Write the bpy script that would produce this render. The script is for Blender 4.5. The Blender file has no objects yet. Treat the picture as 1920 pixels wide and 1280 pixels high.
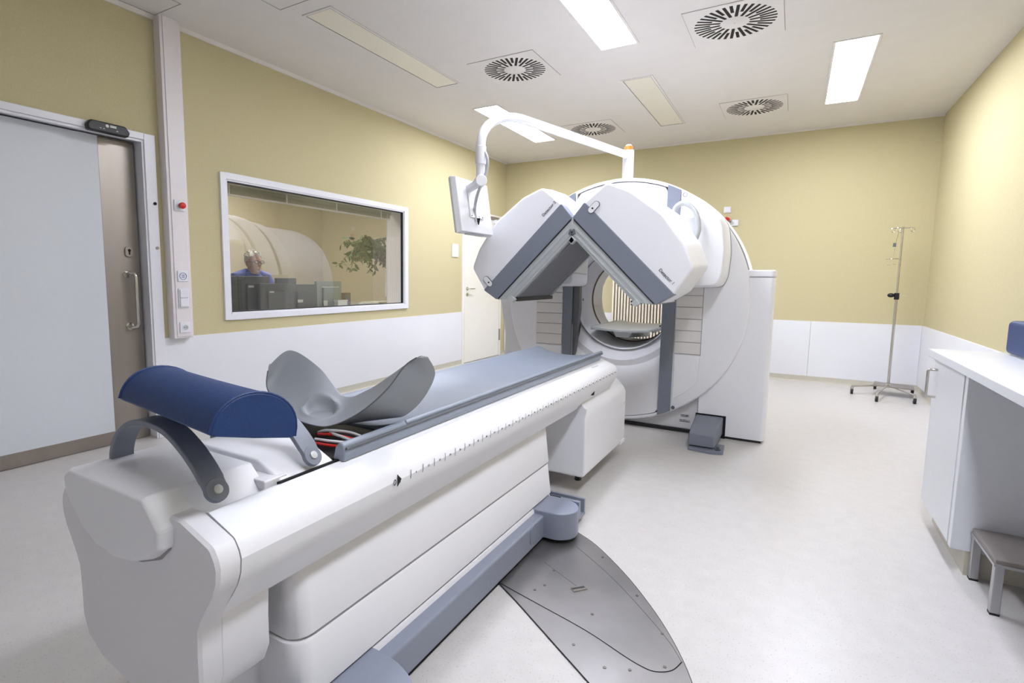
import bpy, bmesh, math, random
from mathutils import Vector, Matrix, Euler
C = bpy.context.scene.collection
PI = math.pi
random.seed(7)
# ------------------------------------------------------------------ camera
yaw, pit, rol = 0.5306, -0.1084, 0.0115
fw = Vector((-math.sin(yaw)*math.cos(pit), math.cos(yaw)*math.cos(pit), math.sin(pit)))
rt = Vector((math.cos(yaw), math.sin(yaw), 0)); up = rt.cross(fw)
r2 = math.cos(rol)*rt + math.sin(rol)*up; u2 = -math.sin(rol)*rt + math.cos(rol)*up
cd = bpy.data.cameras.new('camera'); cam = bpy.data.objects.new('camera', cd); C.objects.link(cam)
M = Matrix((r2, u2, -fw)).transposed().to_4x4(); M.translation = Vector((3.9912, -7.6393, 1.1999))
cam.matrix_world = M
cd.sensor_width = 36; cd.lens = 1005.12*36/1920; cd.shift_x = 64.8/1920; cd.shift_y = -8.0/1920
cd.clip_start = 0.02
bpy.context.scene.camera = cam
# ------------------------------------------------------------------ world and exposure
W_ = bpy.data.worlds.new('world'); bpy.context.scene.world = W_; W_.use_nodes = True
W_.node_tree.nodes['Background'].inputs[0].default_value = (.8, .85, .9, 1)
W_.node_tree.nodes['Background'].inputs[1].default_value = 0.3
vs = bpy.context.scene.view_settings
vs.view_transform = 'Standard'; vs.look = 'None'; vs.gamma = 1; vs.use_curve_mapping = False
vs.exposure = 1.1
PANEL_POWER = 23.0         # emission of the lit ceiling panels
CONTROL_FILL_POWER = 11.5        # emission of the unseen fill lamp added to the control room
# ------------------------------------------------------------------ materials
def lin(c):
    if isinstance(c, str):
        c = [int(c[i:i+2], 16)/255 for i in (0, 2, 4)]
    return [x/12.92 if x <= .04045 else ((x+.055)/1.055)**2.4 for x in c]
def mat(name, col, rough=.5, metal=0, bump=0, bscale=200, var=0, vscale=40, speck=None, stretch=None, spec=.5, coat=0):
    m = bpy.data.materials.new(name); m.use_nodes = True; nt = m.node_tree; N = nt.nodes; L = nt.links
    b = N['Principled BSDF']; c = lin(col)
    b.inputs['Roughness'].default_value = rough; b.inputs['Metallic'].default_value = metal
    b.inputs['Specular IOR Level'].default_value = spec
    b.inputs['Coat Weight'].default_value = coat; b.inputs['Coat Roughness'].default_value = .08
    tc = N.new('ShaderNodeTexCoord'); mp = N.new('ShaderNodeMapping'); L.new(tc.outputs['Object'], mp.inputs[0])
    if stretch: mp.inputs['Scale'].default_value = stretch
    nz = N.new('ShaderNodeTexNoise'); nz.inputs['Scale'].default_value = vscale; nz.inputs['Detail'].default_value = 4
    L.new(mp.outputs[0], nz.inputs[0])
    rp = N.new('ShaderNodeValToRGB'); v = var if var else .015
    rp.color_ramp.elements[0].position = .3; rp.color_ramp.elements[1].position = .7
    rp.color_ramp.elements[0].color = [x*(1-v) for x in c]+[1]; rp.color_ramp.elements[1].color = [min(1, x*(1+v)) for x in c]+[1]
    L.new(nz.outputs[0], rp.inputs[0]); out = rp.outputs[0]
    if speck:
        vo = N.new('ShaderNodeTexNoise'); vo.inputs['Scale'].default_value = speck[1]; vo.inputs['Detail'].default_value = 1
        L.new(mp.outputs[0], vo.inputs[0])
        r = N.new('ShaderNodeValToRGB'); r.color_ramp.elements[0].position = speck[2]; r.color_ramp.elements[1].position = speck[2]+.04
        L.new(vo.outputs[0], r.inputs[0])
        mx = N.new('ShaderNodeMix'); mx.data_type = 'RGBA'; L.new(r.outputs[0], mx.inputs[0]); L.new(out, mx.inputs[6])
        mx.inputs[7].default_value = lin(speck[0])+[1]; out = mx.outputs[2]
    L.new(out, b.inputs['Base Color'])
    if bump:
        nb = N.new('ShaderNodeTexNoise'); nb.inputs['Scale'].default_value = bscale; nb.inputs['Detail'].default_value = 3
        L.new(mp.outputs[0], nb.inputs[0])
        bp = N.new('ShaderNodeBump'); bp.inputs['Strength'].default_value = bump; bp.inputs['Distance'].default_value = .004
        L.new(nb.outputs[0], bp.inputs['Height']); L.new(bp.outputs[0], b.inputs['Normal'])
    return m
def emit(name, col, s):
    m = bpy.data.materials.new(name); m.use_nodes = True; N = m.node_tree.nodes; L = m.node_tree.links
    b = N['Principled BSDF']; b.inputs['Base Color'].default_value = lin(col)+[1]
    b.inputs['Emission Color'].default_value = lin(col)+[1]; b.inputs['Emission Strength'].default_value = s
    return m
WALL = mat('ochre_woven_wallpaper', 'c7bd97', .85, bump=.25, bscale=260, var=.04, vscale=90, spec=.2)
CWALL = mat('beige_plaster', 'c9c0aa', .85, bump=.15, var=.03, spec=.2)
WHITE = mat('white_wall_panel', 'e4e5ea', .38, var=.01, vscale=3)
CEIL = mat('white_ceiling_paint', 'dedad6', .9, bump=.06, bscale=120, var=.015, vscale=6, spec=.2)
FLOOR = mat('speckled_vinyl', 'cbc7c4', .34, var=.03, vscale=14, speck=('b3afa8', 150, .66), bump=.03, bscale=300, spec=.4)
BASE = mat('greige_skirting', 'c3beaf', .5, var=.03)
FRAME = mat('white_lacquer', 'e6e6ec', .3)
DUCT = mat('white_duct', 'e4dedf', .4)
STEEL = mat('brushed_steel', 'a09890', .38, metal=.85, var=.09, vscale=5, bump=.05, bscale=60, stretch=(1, 1, .15))
CHROME = mat('chrome', 'c8c4bc', .16, metal=1)
DOORW = mat('door_laminate', 'd8dce2', .45, var=.01)
DOOR2 = mat('cream_door_laminate', 'eae7df', .4)
SHELL = mat('white_machine_shell', 'efeff3', .4, var=.008, vscale=2)
SHELL2 = mat('off_white_machine_cover', 'e6e5e8', .42, var=.01, vscale=2)
CREAM = mat('pale_slat_plastic', 'e4e0dd', .45)
GREY = mat('slate_grey_plastic', '7d828f', .42, bump=.05, bscale=400, var=.02)
DGREY = mat('dark_grey_plastic', '62656a', .5, bump=.05, bscale=400)
FACE = mat('collimator_face', '7c7d82', .55, var=.03)
LGREY = mat('light_grey_metal', 'c4c8c9', .35, metal=.25)
BEAM = mat('blue_grey_enamel', '8a90a0', .4, bump=.04, bscale=300)
PAD = mat('grey_vinyl_pad', '8f97a6', .42, bump=.08, bscale=500, var=.03, vscale=8)
TROUGH = mat('grey_moulded_foam', '8e9298', .48, bump=.06, bscale=500)
BLUE = mat('navy_leatherette', '1b3a70', .48, bump=.25, bscale=320, var=.06, vscale=60)
BLACK = mat('black_plastic', '16171a', .4)
DARKN = mat('dark_recess', '0c0c0d', .8)
PLATE = mat('worn_steel_plate', '9a9796', .33, metal=.85, var=.14, vscale=3.5, bump=.06, bscale=30)
SCREWM = mat('screw_metal', '77736e', .35, metal=.8)
RED = mat('red_plastic', 'd0201c', .3)
AMBER = emit('amber_lamp', 'd8641a', .35)
LIT = emit('lit_diffuser', 'eef2ff', PANEL_POWER)
UNLIT = mat('unlit_diffuser', 'e4e0d2', .4)
CTL = emit('control_fill_lamp', 'fffaf0', CONTROL_FILL_POWER)
RUB = mat('black_rubber', '1d1d1f', .6)
CAB = mat('white_cabinet', 'dfe1e5', .35)
STOOLT = mat('grey_stool_top', '8d8681', .5, bump=.1, bscale=200)
ALU = mat('aluminium', 'b9b9ba', .35, metal=.8)
INK = mat('printed_ink', '2b2d33', .6)
BLUEINK = mat('blue_ink', '3a4f9c', .6)
MONB = mat('monitor_back', '4a4f4d', .5, var=.05)
MONS = mat('silver_monitor', '8f9a93', .4, metal=.3)
PAPER = mat('paper', 'd9dcd4', .7)
SKIN = mat('skin', 'd6ae9c', .5, var=.04, vscale=30)
HAIR = mat('white_hair', 'e4e0d8', .8, bump=.2, bscale=60)
SCRUB = mat('blue_scrubs', '5c6cc0', .8, bump=.2, bscale=120, var=.06)
DESK = mat('desk_laminate', 'a9a294', .5)
LEAF = mat('leaf_green', '53683f', .5, var=.25, vscale=9)
BARK = mat('bark', '6b5a45', .8)
BLINDM = mat('blind_aluminium', 'a3a89c', .4)
BROWN = mat('dark_brown_wood', '6e5a48', .6)
SLATGAP = mat('slat_gap', 'b5b1ae', .6)
RADM = mat('radiator_enamel', 'efe7d6', .4)
SEAM = mat('seam_shadow_gap', '9b9a9c', .6)
def glass(name, fac, tint):
    m = bpy.data.materials.new(name); m.use_nodes = True; N = m.node_tree.nodes; L = m.node_tree.links
    N.remove(N['Principled BSDF']); out = N['Material Output']
    t = N.new('ShaderNodeBsdfTransparent'); t.inputs[0].default_value = tint
    g = N.new('ShaderNodeBsdfGlossy'); g.inputs['Roughness'].default_value = 0.0; g.inputs[0].default_value = (.95, .95, .95, 1)
    f = N.new('ShaderNodeFresnel'); f.inputs[0].default_value = fac
    x = N.new('ShaderNodeMixShader'); L.new(f.outputs[0], x.inputs[0]); L.new(t.outputs[0], x.inputs[1]); L.new(g.outputs[0], x.inputs[2])
    L.new(x.outputs[0], out.inputs[0]); return m
GLASS = glass('lead_glass', 2.3, (.90, .91, .87, 1))
# ------------------------------------------------------------------ mesh helpers
class MB:
    def __init__(s): s.bm = bmesh.new()
    def box(s, x0, x1, y0, y1, z0, z1):
        v = [s.bm.verts.new((x, y, z)) for x in (x0, x1) for y in (y0, y1) for z in (z0, z1)]
        for f in ((0,1,3,2),(4,6,7,5),(0,4,5,1),(2,3,7,6),(0,2,6,4),(1,5,7,3)): s.bm.faces.new([v[i] for i in f])
        return s
    def loft(s, rings, closed=True, cap=True, loop=False):
        R = [[s.bm.verts.new(p) for p in r] for r in rings]; n = len(R[0])
        pairs = list(zip(R, R[1:])) + ([(R[-1], R[0])] if loop else [])
        for a, b in pairs:
            for i in range(n if closed else n-1):
                j = (i+1) % n
                try: s.bm.faces.new((a[i], a[j], b[j], b[i]))
                except ValueError: pass
        if cap and closed and not loop:
            s.bm.faces.new(R[0][::-1]); s.bm.faces.new(R[-1])
        return s
    def prism(s, pts, axis, a, b):
        def P(p, t): return {'x': (t, p[0], p[1]), 'y': (p[0], t, p[1]), 'z': (p[0], p[1], t)}[axis]
        return s.loft([[P(p, a) for p in pts], [P(p, b) for p in pts]])
    def tube(s, pts, r, n=10, cap=True):
        pts = [Vector(p) for p in pts]; rings = []; prev = None
        for i, p in enumerate(pts):
            d = ((pts[min(i+1, len(pts)-1)]-pts[max(i-1, 0)])).normalized()
            if prev is None:
                a = d.cross(Vector((0, 0, 1)));
                if a.length < .1: a = d.cross(Vector((0, 1, 0)))
            else: a = prev - d*prev.dot(d)
            a.normalize(); prev = a; b = d.cross(a); rr = r[i] if isinstance(r, (list, tuple)) else r
            rings.append([p + (a*math.cos(t)+b*math.sin(t))*rr for t in [2*PI*k/n for k in range(n)]])
        return s.loft(rings, cap=cap)
    def cyl(s, p0, p1, r, n=16, r1=None):
        return s.tube([p0, p1], [r, r if r1 is None else r1], n)
    def lathe(s, prof, c, axis='z', n=48, a0=0, a1=2*PI):
        full = abs(a1-a0-2*PI) < 1e-6; rings = []
        for k in range(n if full else n+1):
            t = a0+(a1-a0)*k/n; ring = []
            for r, h in prof:
                u, w = r*math.cos(t), r*math.sin(t)
                ring.append({'z': (c[0]+u, c[1]+w, c[2]+h), 'y': (c[0]+u, c[1]+h, c[2]+w), 'x': (c[0]+h, c[1]+u, c[2]+w)}[axis])
            rings.append(ring)
        return s.loft(rings, closed=False, cap=False, loop=full)
    def grid(s, fn, nu, nv):
        V = [[s.bm.verts.new(fn(i/nu, j/nv)) for j in range(nv+1)] for i in range(nu+1)]
        for i in range(nu):
            for j in range(nv): s.bm.faces.new((V[i][j], V[i+1][j], V[i+1][j+1], V[i][j+1]))
        return s
    def sphere(s, c, r, n=12, sc=(1, 1, 1)):
        rings = []
        for k in range(1, n):
            t = PI*k/n
            rings.append([(c[0]+r*sc[0]*math.sin(t)*math.cos(2*PI*j/(2*n)), c[1]+r*sc[1]*math.sin(t)*math.sin(2*PI*j/(2*n)), c[2]+r*sc[2]*math.cos(t)) for j in range(2*n)])
        return s.loft(rings)
    def xf(s, m):
        bmesh.ops.transform(s.bm, matrix=m, verts=s.bm.verts); return s
def obj(name, mb, material, parent=None, bevel=0, seg=3, angle=38, kind=None, label=None, solid=0, subsurf=0):
    bm = mb.bm
    bmesh.ops.remove_doubles(bm, verts=bm.verts, dist=1e-6)
    bmesh.ops.recalc_face_normals(bm, faces=bm.faces)
    me = bpy.data.meshes.new(name); bm.to_mesh(me); bm.free()
    for p in me.polygons: p.use_smooth = True
    me.set_sharp_from_angle(angle=math.radians(angle)); me.materials.append(material)
    o = bpy.data.objects.new(name, me); C.objects.link(o)
    if parent: o.parent = parent; o.matrix_parent_inverse = parent.matrix_basis.inverted()
    if solid:
        m = o.modifiers.new('solid', 'SOLIDIFY'); m.thickness = solid; m.offset = 0
    if bevel:
        m = o.modifiers.new('bevel', 'BEVEL'); m.width = bevel; m.segments = seg; m.limit_method = 'ANGLE'; m.angle_limit = math.radians(35)
        m.harden_normals = True
    if subsurf:
        m = o.modifiers.new('sub', 'SUBSURF'); m.levels = m.render_levels = subsurf
    if kind: o['kind'] = kind
    if label: o['label'] = label
    return o
def tag(o, label, cat, group=None):
    o['label'] = label; o['category'] = cat
    if group: o['group'] = group
    return o
def thing(name, label, cat, loc=(0, 0, 0), group=None):
    o = bpy.data.objects.new(name, None); C.objects.link(o); o.location = loc; o.empty_display_size = .1
    bpy.context.view_layer.update()
    return tag(o, label, cat, group)
def st(name, mb, m, parent=None, **k):
    o = obj(name, mb, m, parent, **k)
    if not parent: o['kind'] = 'structure'
    return o
def text(name, body, size, mtx, m, parent, ext=.0008, align='LEFT'):
    cu = bpy.data.curves.new('t', 'FONT'); cu.body = body; cu.size = size; cu.extrude = ext; cu.align_x = align; cu.resolution_u = 3
    t = bpy.data.objects.new('t', cu); C.objects.link(t); bpy.context.view_layer.update()
    dg = bpy.context.evaluated_depsgraph_get(); me = bpy.data.meshes.new_from_object(t.evaluated_get(dg))
    bpy.data.objects.remove(t); me.transform(mtx); me.materials.clear(); me.materials.append(m)
    me.name = name
    o = bpy.data.objects.new(name, me); C.objects.link(o)
    if parent: o.parent = parent; o.matrix_parent_inverse = parent.matrix_basis.inverted()
    return o
def frame_m(o, x, y):           # matrix with local x, y axes given
    x = Vector(x).normalized(); y = Vector(y); y = (y - x*y.dot(x)).normalized(); z = x.cross(y)
    m = Matrix((x, y, z)).transposed().to_4x4(); m.translation = Vector(o); return m
def rr(x0, x1, z0, z1, r, n=5):  # rounded rectangle outline
    P = []
    for cx, cz, a in ((x1-r, z1-r, 0), (x0+r, z1-r, PI/2), (x0+r, z0+r, PI), (x1-r, z0+r, 1.5*PI)):
        for k in range(n+1): P.append((cx+r*math.cos(a+PI/2*k/n), cz+r*math.sin(a+PI/2*k/n)))
    return P
def rpoly(pts, r, n=4):          # round the corners of a polygon
    out = []; m = len(pts)
    for i in range(m):
        p, a, b = Vector(pts[i]), Vector(pts[i-1]), Vector(pts[(i+1) % m])
        ri = min(r, (a-p).length*.45, (b-p).length*.45)
        s = p+(a-p).normalized()*ri; e = p+(b-p).normalized()*ri
        for k in range(n+1):
            t = k/n; q = s*(1-t)**2 + p*2*t*(1-t) + e*t*t; out.append((q.x, q.y))
    return out
def spline(pts, n=8):
    P = [Vector(p) for p in pts]; out = []
    for i in range(len(P)-1):
        a, b, c, d = P[max(i-1, 0)], P[i], P[i+1], P[min(i+2, len(P)-1)]
        for k in range(n):
            t = k/n; out.append(.5*((2*b)+(c-a)*t+(2*a-5*b+4*c-d)*t*t+(3*b-a-3*c+d)*t**3))
    out.append(P[-1]); return out
# ------------------------------------------------------------------ room shell
RW, H, YF, PZ, BZ = 5.2604, 3.0, -9.3, .7375, .066
st('floor', MB().box(-3.2, RW+.2, YF-.2, .2, -.1, 0), FLOOR)
st('ceiling', MB().box(-.25, RW+.2, YF-.2, .2, H, H+.1), CEIL)
st('wall_back', MB().box(-.25, RW+.2, 0, .2, 0, H), WALL)
st('wall_right', MB().box(RW, RW+.2, YF, 0, 0, H), WALL)
st('wall_front', MB().box(-.25, RW+.2, YF-.2, YF, 0, H), WHITE)  # out of view; white chosen so it bounces neutral fill
WY0, WY1, WZ0, WZ1 = -4.87, -2.575, .891, 1.972        # window opening
DY0, DY1, DZ = -7.15, -5.495, 2.135                    # sliding door opening
EY0, EY1, EZ = -1.235, -.19, 2.10                      # far door opening
wl = MB()
T = -.25
q = .03
wl.box(T, 0, YF, DY0-q, 0, H).box(T, 0, DY0-q, DY1+q, DZ+q, H).box(T, 0, DY1+q, WY0-q, 0, H)
wl.box(T, 0, WY0-q, WY1+q, 0, WZ0-q).box(T, 0, WY0-q, WY1+q, WZ1+q, H).box(T, 0, WY1+q, EY0-q, 0, H)
wl.box(T, 0, EY0-q, EY1+q, EZ+q, H).box(T, 0, EY1+q, 0, 0, H)
wall_left = st('wall_left', wl, WALL)
wb = bpy.data.objects['wall_back']; wr = bpy.data.objects['wall_right']
for a, b in ((-5.418, -1.295),): st('wall_panel', MB().box(0, .012, a, b, BZ, PZ), WHITE, wall_left, bevel=.002)
st('wall_panel', MB().box(0, .012, YF, -7.23, BZ, PZ), WHITE, wall_left, bevel=.002)
for a, b in ((.012, 1.58), (1.583, 2.87), (2.873, 4.193), (4.196, RW-.012)):
    st('wall_panel', MB().box(a, b, -.012, 0, BZ, PZ), WHITE, wb, bevel=.002)
for a, b in ((YF, -7.0), (-6.997, -4.6), (-4.597, -2.3), (-2.297, -.013)):
    st('wall_panel', MB().box(RW-.012, RW, a, b, BZ, PZ), WHITE, wr, bevel=.002)
sk = [(0, 0), (.03, 0), (.018, .01), (.014, .03), (.014, BZ), (0, BZ)]
def skirt(name, pts, axis, a, b): st(name, MB().prism(pts, axis, a, b), BASE)
st('baseboard_left', MB().prism([(x, z) for x, z in sk], 'y', -5.418, -1.295).prism(sk, 'y', -.14, -.014).prism(sk, 'y', YF, -7.23), BASE)
st('baseboard_back', MB().prism([(-x, z) for x, z in sk], 'x', .014, RW-.014), BASE)
st('baseboard_right', MB().prism([(RW-x, z) for x, z in sk], 'y', YF, -.014), BASE)
st('trim_ceiling_left', MB().prism([(0, 2.972), (.012, 2.972), (.022, 3.0), (0, 3.0)], 'y', YF, 0), CEIL)
st('trim_ceiling_back', MB().prism([(0, 2.985), (-.012, 2.985), (-.016, 3.0), (0, 3.0)], 'x', 0, RW), CEIL)
# sliding door -------------------------------------------------------
d1 = st('door_1', MB().box(-.16, -.10, -7.13, -5.735, .095, 2.125), DOORW)
st('steel_edge_panel', MB().box(-.16, -.098, -5.735, -5.51, .004, 2.06), STEEL, d1)
st('steel_top_rail', MB().box(-.16, -.099, -5.735, -5.51, 2.06, 2.115), STEEL, d1)
st('steel_kick_plate', MB().box(-.16, -.098, -7.13, -5.735, .004, .095), STEEL, d1)
hd = st('pull_handle', MB().tube([(-.098, -5.60, 1.205), (-.06, -5.60, 1.215), (-.04, -5.575, 1.21), (-.035, -5.57, 1.185)] +
        [(-.035, -5.57, 1.185-.33*k/6) for k in range(1, 7)] + [(-.04, -5.575, .835), (-.06, -5.60, .825), (-.098, -5.60, .835)], .0115, 12), CHROME, d1)
st('rosette', MB().cyl((-.098, -5.60, 1.205), (-.09, -5.60, 1.205), .026, 20).cyl((-.098, -5.60, .835), (-.09, -5.60, .835), .026, 20), CHROME, hd)
lk = st('lock_plate', MB().prism(rr(-5.605, -5.552, 1.325, 1.40, .022), 'x', -.098, -.088), STEEL, d1, bevel=.003)
st('keyhole', MB().cyl((-.088, -5.578, 1.372), (-.0865, -5.578, 1.372), .010).box(-.088, -.0865, -5.583, -5.573, 1.342, 1.37), DARKN, lk)
st('trim_1', MB().box(-.17, .018, -5.494, -5.418, 0, 2.182).box(-.17, .018, -7.23, -7.15, 0, 2.182)
   .box(-.17, .018, -7.15, -5.494, 2.136, 2.182), FRAME, bevel=.004)
for z, m in ((1.707, DARKN), (1.394, STEEL)):
    st('frame_screw', MB().cyl((.018, -5.441, z), (.024, -5.441, z), .011, 16), m, bpy.data.objects['trim_1'])
st('trim_2', MB().box(0, .008, -5.507, -5.494, 0, 2.136).box(-.02, .008, -7.15, -5.494, 2.12, 2.136), FRAME, bevel=.002)
st('door_gap_shadow', MB().box(-.2, -.17, -7.15, -5.495, 0, 2.135), DARKN, bpy.data.objects['trim_1'])
s = thing('motion_sensor', 'small black motion sensor bar on the sliding door lintel', 'sensor', (0, -5.735, 2.15))
obj('housing', MB().prism(rpoly([(-5.855, 2.118), (-5.615, 2.118), (-5.602, 2.15), (-5.63, 2.186), (-5.84, 2.186), (-5.862, 2.155)], .012), 'x', .016, .062), BLACK, s, bevel=.01)
obj('printed_mark', MB().cyl((.062, -5.745, 2.163), (.0632, -5.745, 2.163), .010).box(.062, .0632, -5.728, -5.69, 2.158, 2.164).box(.062, .0632, -5.728, -5.69, 2.166, 2.171), PAPER, s)
for y in (-5.79, -5.77, -5.69): obj('indicator_dot', MB().box(.062, .063, y, y+.009, 2.14, 2.144), STEEL, s)
# far door ------------------------------------------------------------
d2 = st('door_2', MB().box(-.035, .012, -1.225, -.20, .008, 2.09), DOOR2, bevel=.002)
st('trim_3', MB().box(-.10, .014, -1.292, -1.233, 0, 2.16).box(-.10, .014, -.192, -.137, 0, 2.16).box(-.10, .014, -1.233, -.192, 2.10, 2.16), DOOR2, bevel=.003)
dh = st('lever_handle', MB().cyl((.012, -1.165, 1.06), (.02, -1.165, 1.06), .026).tube([(.02, -1.165, 1.06), (.055, -1.165, 1.06), (.062, -1.15, 1.06), (.062, -1.03, 1.06)], .009), CHROME, d2)
st('lock_rosette', MB().cyl((.012, -1.165, .98), (.02, -1.165, .98), .025), CHROME, d2)
for z in (.33, 1.75): st('hinge', MB().box(.012, .03, -.20, -.178, z-.09, z+.09), STEEL, d2)
dc = st('door_closer', MB().box(.012, .06, -.42, -.2, 2.03, 2.085), FRAME, d2, bevel=.006)
st('closer_arm', MB().box(.03, .05, -.85, -.3, 2.105, 2.125), STEEL, d2)
s = thing('wall_notice', 'small framed white notice on the ochre wall left of the far door', 'sign', (0, -1.47, 1.58))
obj('backing', MB().box(0, .012, -1.545, -1.395, 1.49, 1.665), FRAME, s, bevel=.003)
obj('printed_sheet', MB().box(.012, .0135, -1.53, -1.41, 1.505, 1.65), PAPER, s)
# window ----------------------------------------------------------------
w1 = st('window_1', MB().box(-.26, .02, -4.922, WY0, .842, 2.022).box(-.26, .02, WY1, -2.512, .842, 2.022).box(-.26, .02, WY0, WY1, .842, WZ0).box(-.26, .02, WY0, WY1, WZ1, 2.022), FRAME, bevel=.003)
st('inner_frame', MB().box(-.03, .012, WY0, WY0+.012, WZ0, WZ1).box(-.03, .012, WY1-.012, WY1, WZ0, WZ1).box(-.03, .012, WY0, WY1, WZ0, WZ0+.012).box(-.03, .012, WY0, WY1, WZ1-.012, WZ1), FRAME, w1)
g = .012
st('gasket', MB().box(-.03, -.004, WY0+g, WY0+g+.008, WZ0+g, WZ1-g).box(-.03, -.004, WY1-g-.008, WY1-g, WZ0+g, WZ1-g).box(-.03, -.004, WY0+g, WY1-g, WZ0+g, WZ0+g+.008).box(-.03, -.004, WY0+g, WY1-g, WZ1-g-.008, WZ1-g), BLACK, w1)
st('glass_pane', MB().grid(lambda u, v: (-.016, WY0+.02+u*(WY1-WY0-.04), WZ0+.02+v*(WZ1-WZ0-.04)), 1, 1), GLASS, w1)
st('window_sill', MB().box(-.45, -.26, -4.95, -2.48, .83, .86), FRAME, w1)
# cable duct column ------------------------------------------------------
st('trim_4', MB().prism(rr(-5.385, -5.238, .0, 1, .004), 'z', 0, 1) if False else MB().box(.0, .078, -5.382, -5.234, .735, 3.0).box(.078, .084, -5.362, -5.25, .745, 3.0), DUCT, bevel=.003)
def plate(name, label, cat, z0, z1, y0=-5.345, y1=-5.268):
    t = thing(name, label, cat, (.084, (y0+y1)/2, z0))
    obj('cover_plate', MB().box(.084, .094, y0, y1, z0, z1), FRAME, t, bevel=.004); return t
t = plate('emergency_button', 'red mushroom emergency button on white plate high on the duct column', 'switch', 1.665, 1.745)
obj('collar', MB().cyl((.094, -5.30, 1.705), (.106, -5.30, 1.705), .019), STEEL, t)
obj('button_cap', MB().lathe([(.0, .03), (.012, .029), (.021, .024), (.024, .014), (.022, .004), (.010, 0)], (.106, -5.30, 1.705), 'x', 20), RED, t)
t = plate('round_badge_switch', 'white wall plate with round blue-lettered badge on the duct column', 'switch', 1.155, 1.235)
obj('badge', MB().lathe([(.026, 0), (.026, .003), (.024, .003), (.024, 0)], (.094, -5.306, 1.195), 'x', 28), BLUEINK, t)
text('badge_lettering', 'TÜR\nAUF', .013, frame_m((.0945, -5.306, 1.196), (0, 1, 0), (0, 0, 1)), BLUEINK, t, align='CENTER')
t = plate('double_light_switch', 'white double rocker light switch below the round badge plate', 'switch', .96, 1.105)
for z in (1.035, .968): obj('rocker', MB().box(.094, .102, -5.338, -5.275, z, z+.062), FRAME, t, bevel=.004)
t = plate('power_socket', 'white round power socket at the foot of the duct column', 'socket', .775, .855)
obj('socket_ring', MB().lathe([(.022, -.0), (.024, .004), (.019, .004), (.018, -.002)], (.094, -5.306, .815), 'x', 24), FRAME, t)
obj('socket_well', MB().cyl((.094, -5.306, .815), (.0945, -5.306, .815), .018, 20), LGREY, t)
for y in (-5.314, -5.298): obj('socket_hole', MB().cyl((.0945, y, .815), (.0955, y, .815), .003, 8), DARKN, t)
# ------------------------------------------------------------------ ceiling fittings
def light(x0, x1, y0, y1, lit, label):
    t = thing('ceiling_light', label, 'ceiling light', ((x0+x1)/2, (y0+y1)/2, H), 'ceiling light panels')
    f = .018
    obj('frame', MB().box(x0-f, x1+f, y0-f, y0, H-.006, H+.01).box(x0-f, x1+f, y1, y1+f, H-.006, H+.01).box(x0-f, x0, y0, y1, H-.006, H+.01).box(x1, x1+f, y0, y1, H-.006, H+.01), CEIL, t, bevel=.002)
    obj('diffuser', MB().box(x0+.004, x1-.004, y0+.004, y1-.004, H-.003, H+.005), LIT if lit else UNLIT, t)
    if not lit: obj('edge_gap', MB().box(x0, x0+.002, y0, y1, H-.0065, H-.0015).box(x1-.002, x1, y0, y1, H-.0065, H-.0015).box(x0, x1, y0, y0+.002, H-.0065, H-.0015).box(x0, x1, y1-.002, y1, H-.0065, H-.0015), SEAM, t)
light(.93, 1.20, -2.54, -.97, True, 'lit ceiling light panel behind the monitor boom, nearest the far door')
light(2.57, 2.84, -4.90, -3.34, True, 'lit ceiling light panel at the top edge above the detectors')
light(4.145, 4.41, -2.62, -1.0, True, 'lit ceiling light panel by the right wall over the drip stand')
light(.95, 1.185, -4.86, -3.27, False, 'switched-off long ceiling panel over the window wall')
light(2.53, 2.78, -2.6, -.97, False, 'switched-off ceiling panel between the two far air vents')
light(.95, 1.185, -7.3, -5.7, False, 'switched-off ceiling panel over the sliding door, outside the picture')
light(4.145, 4.41, -7.1, -5.5, True, 'lit ceiling light panel over the worktop, outside the picture')
light(2.57, 2.84, -9.1, -7.6, False, 'switched-off ceiling panel at the rear of the room, outside the picture')
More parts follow.
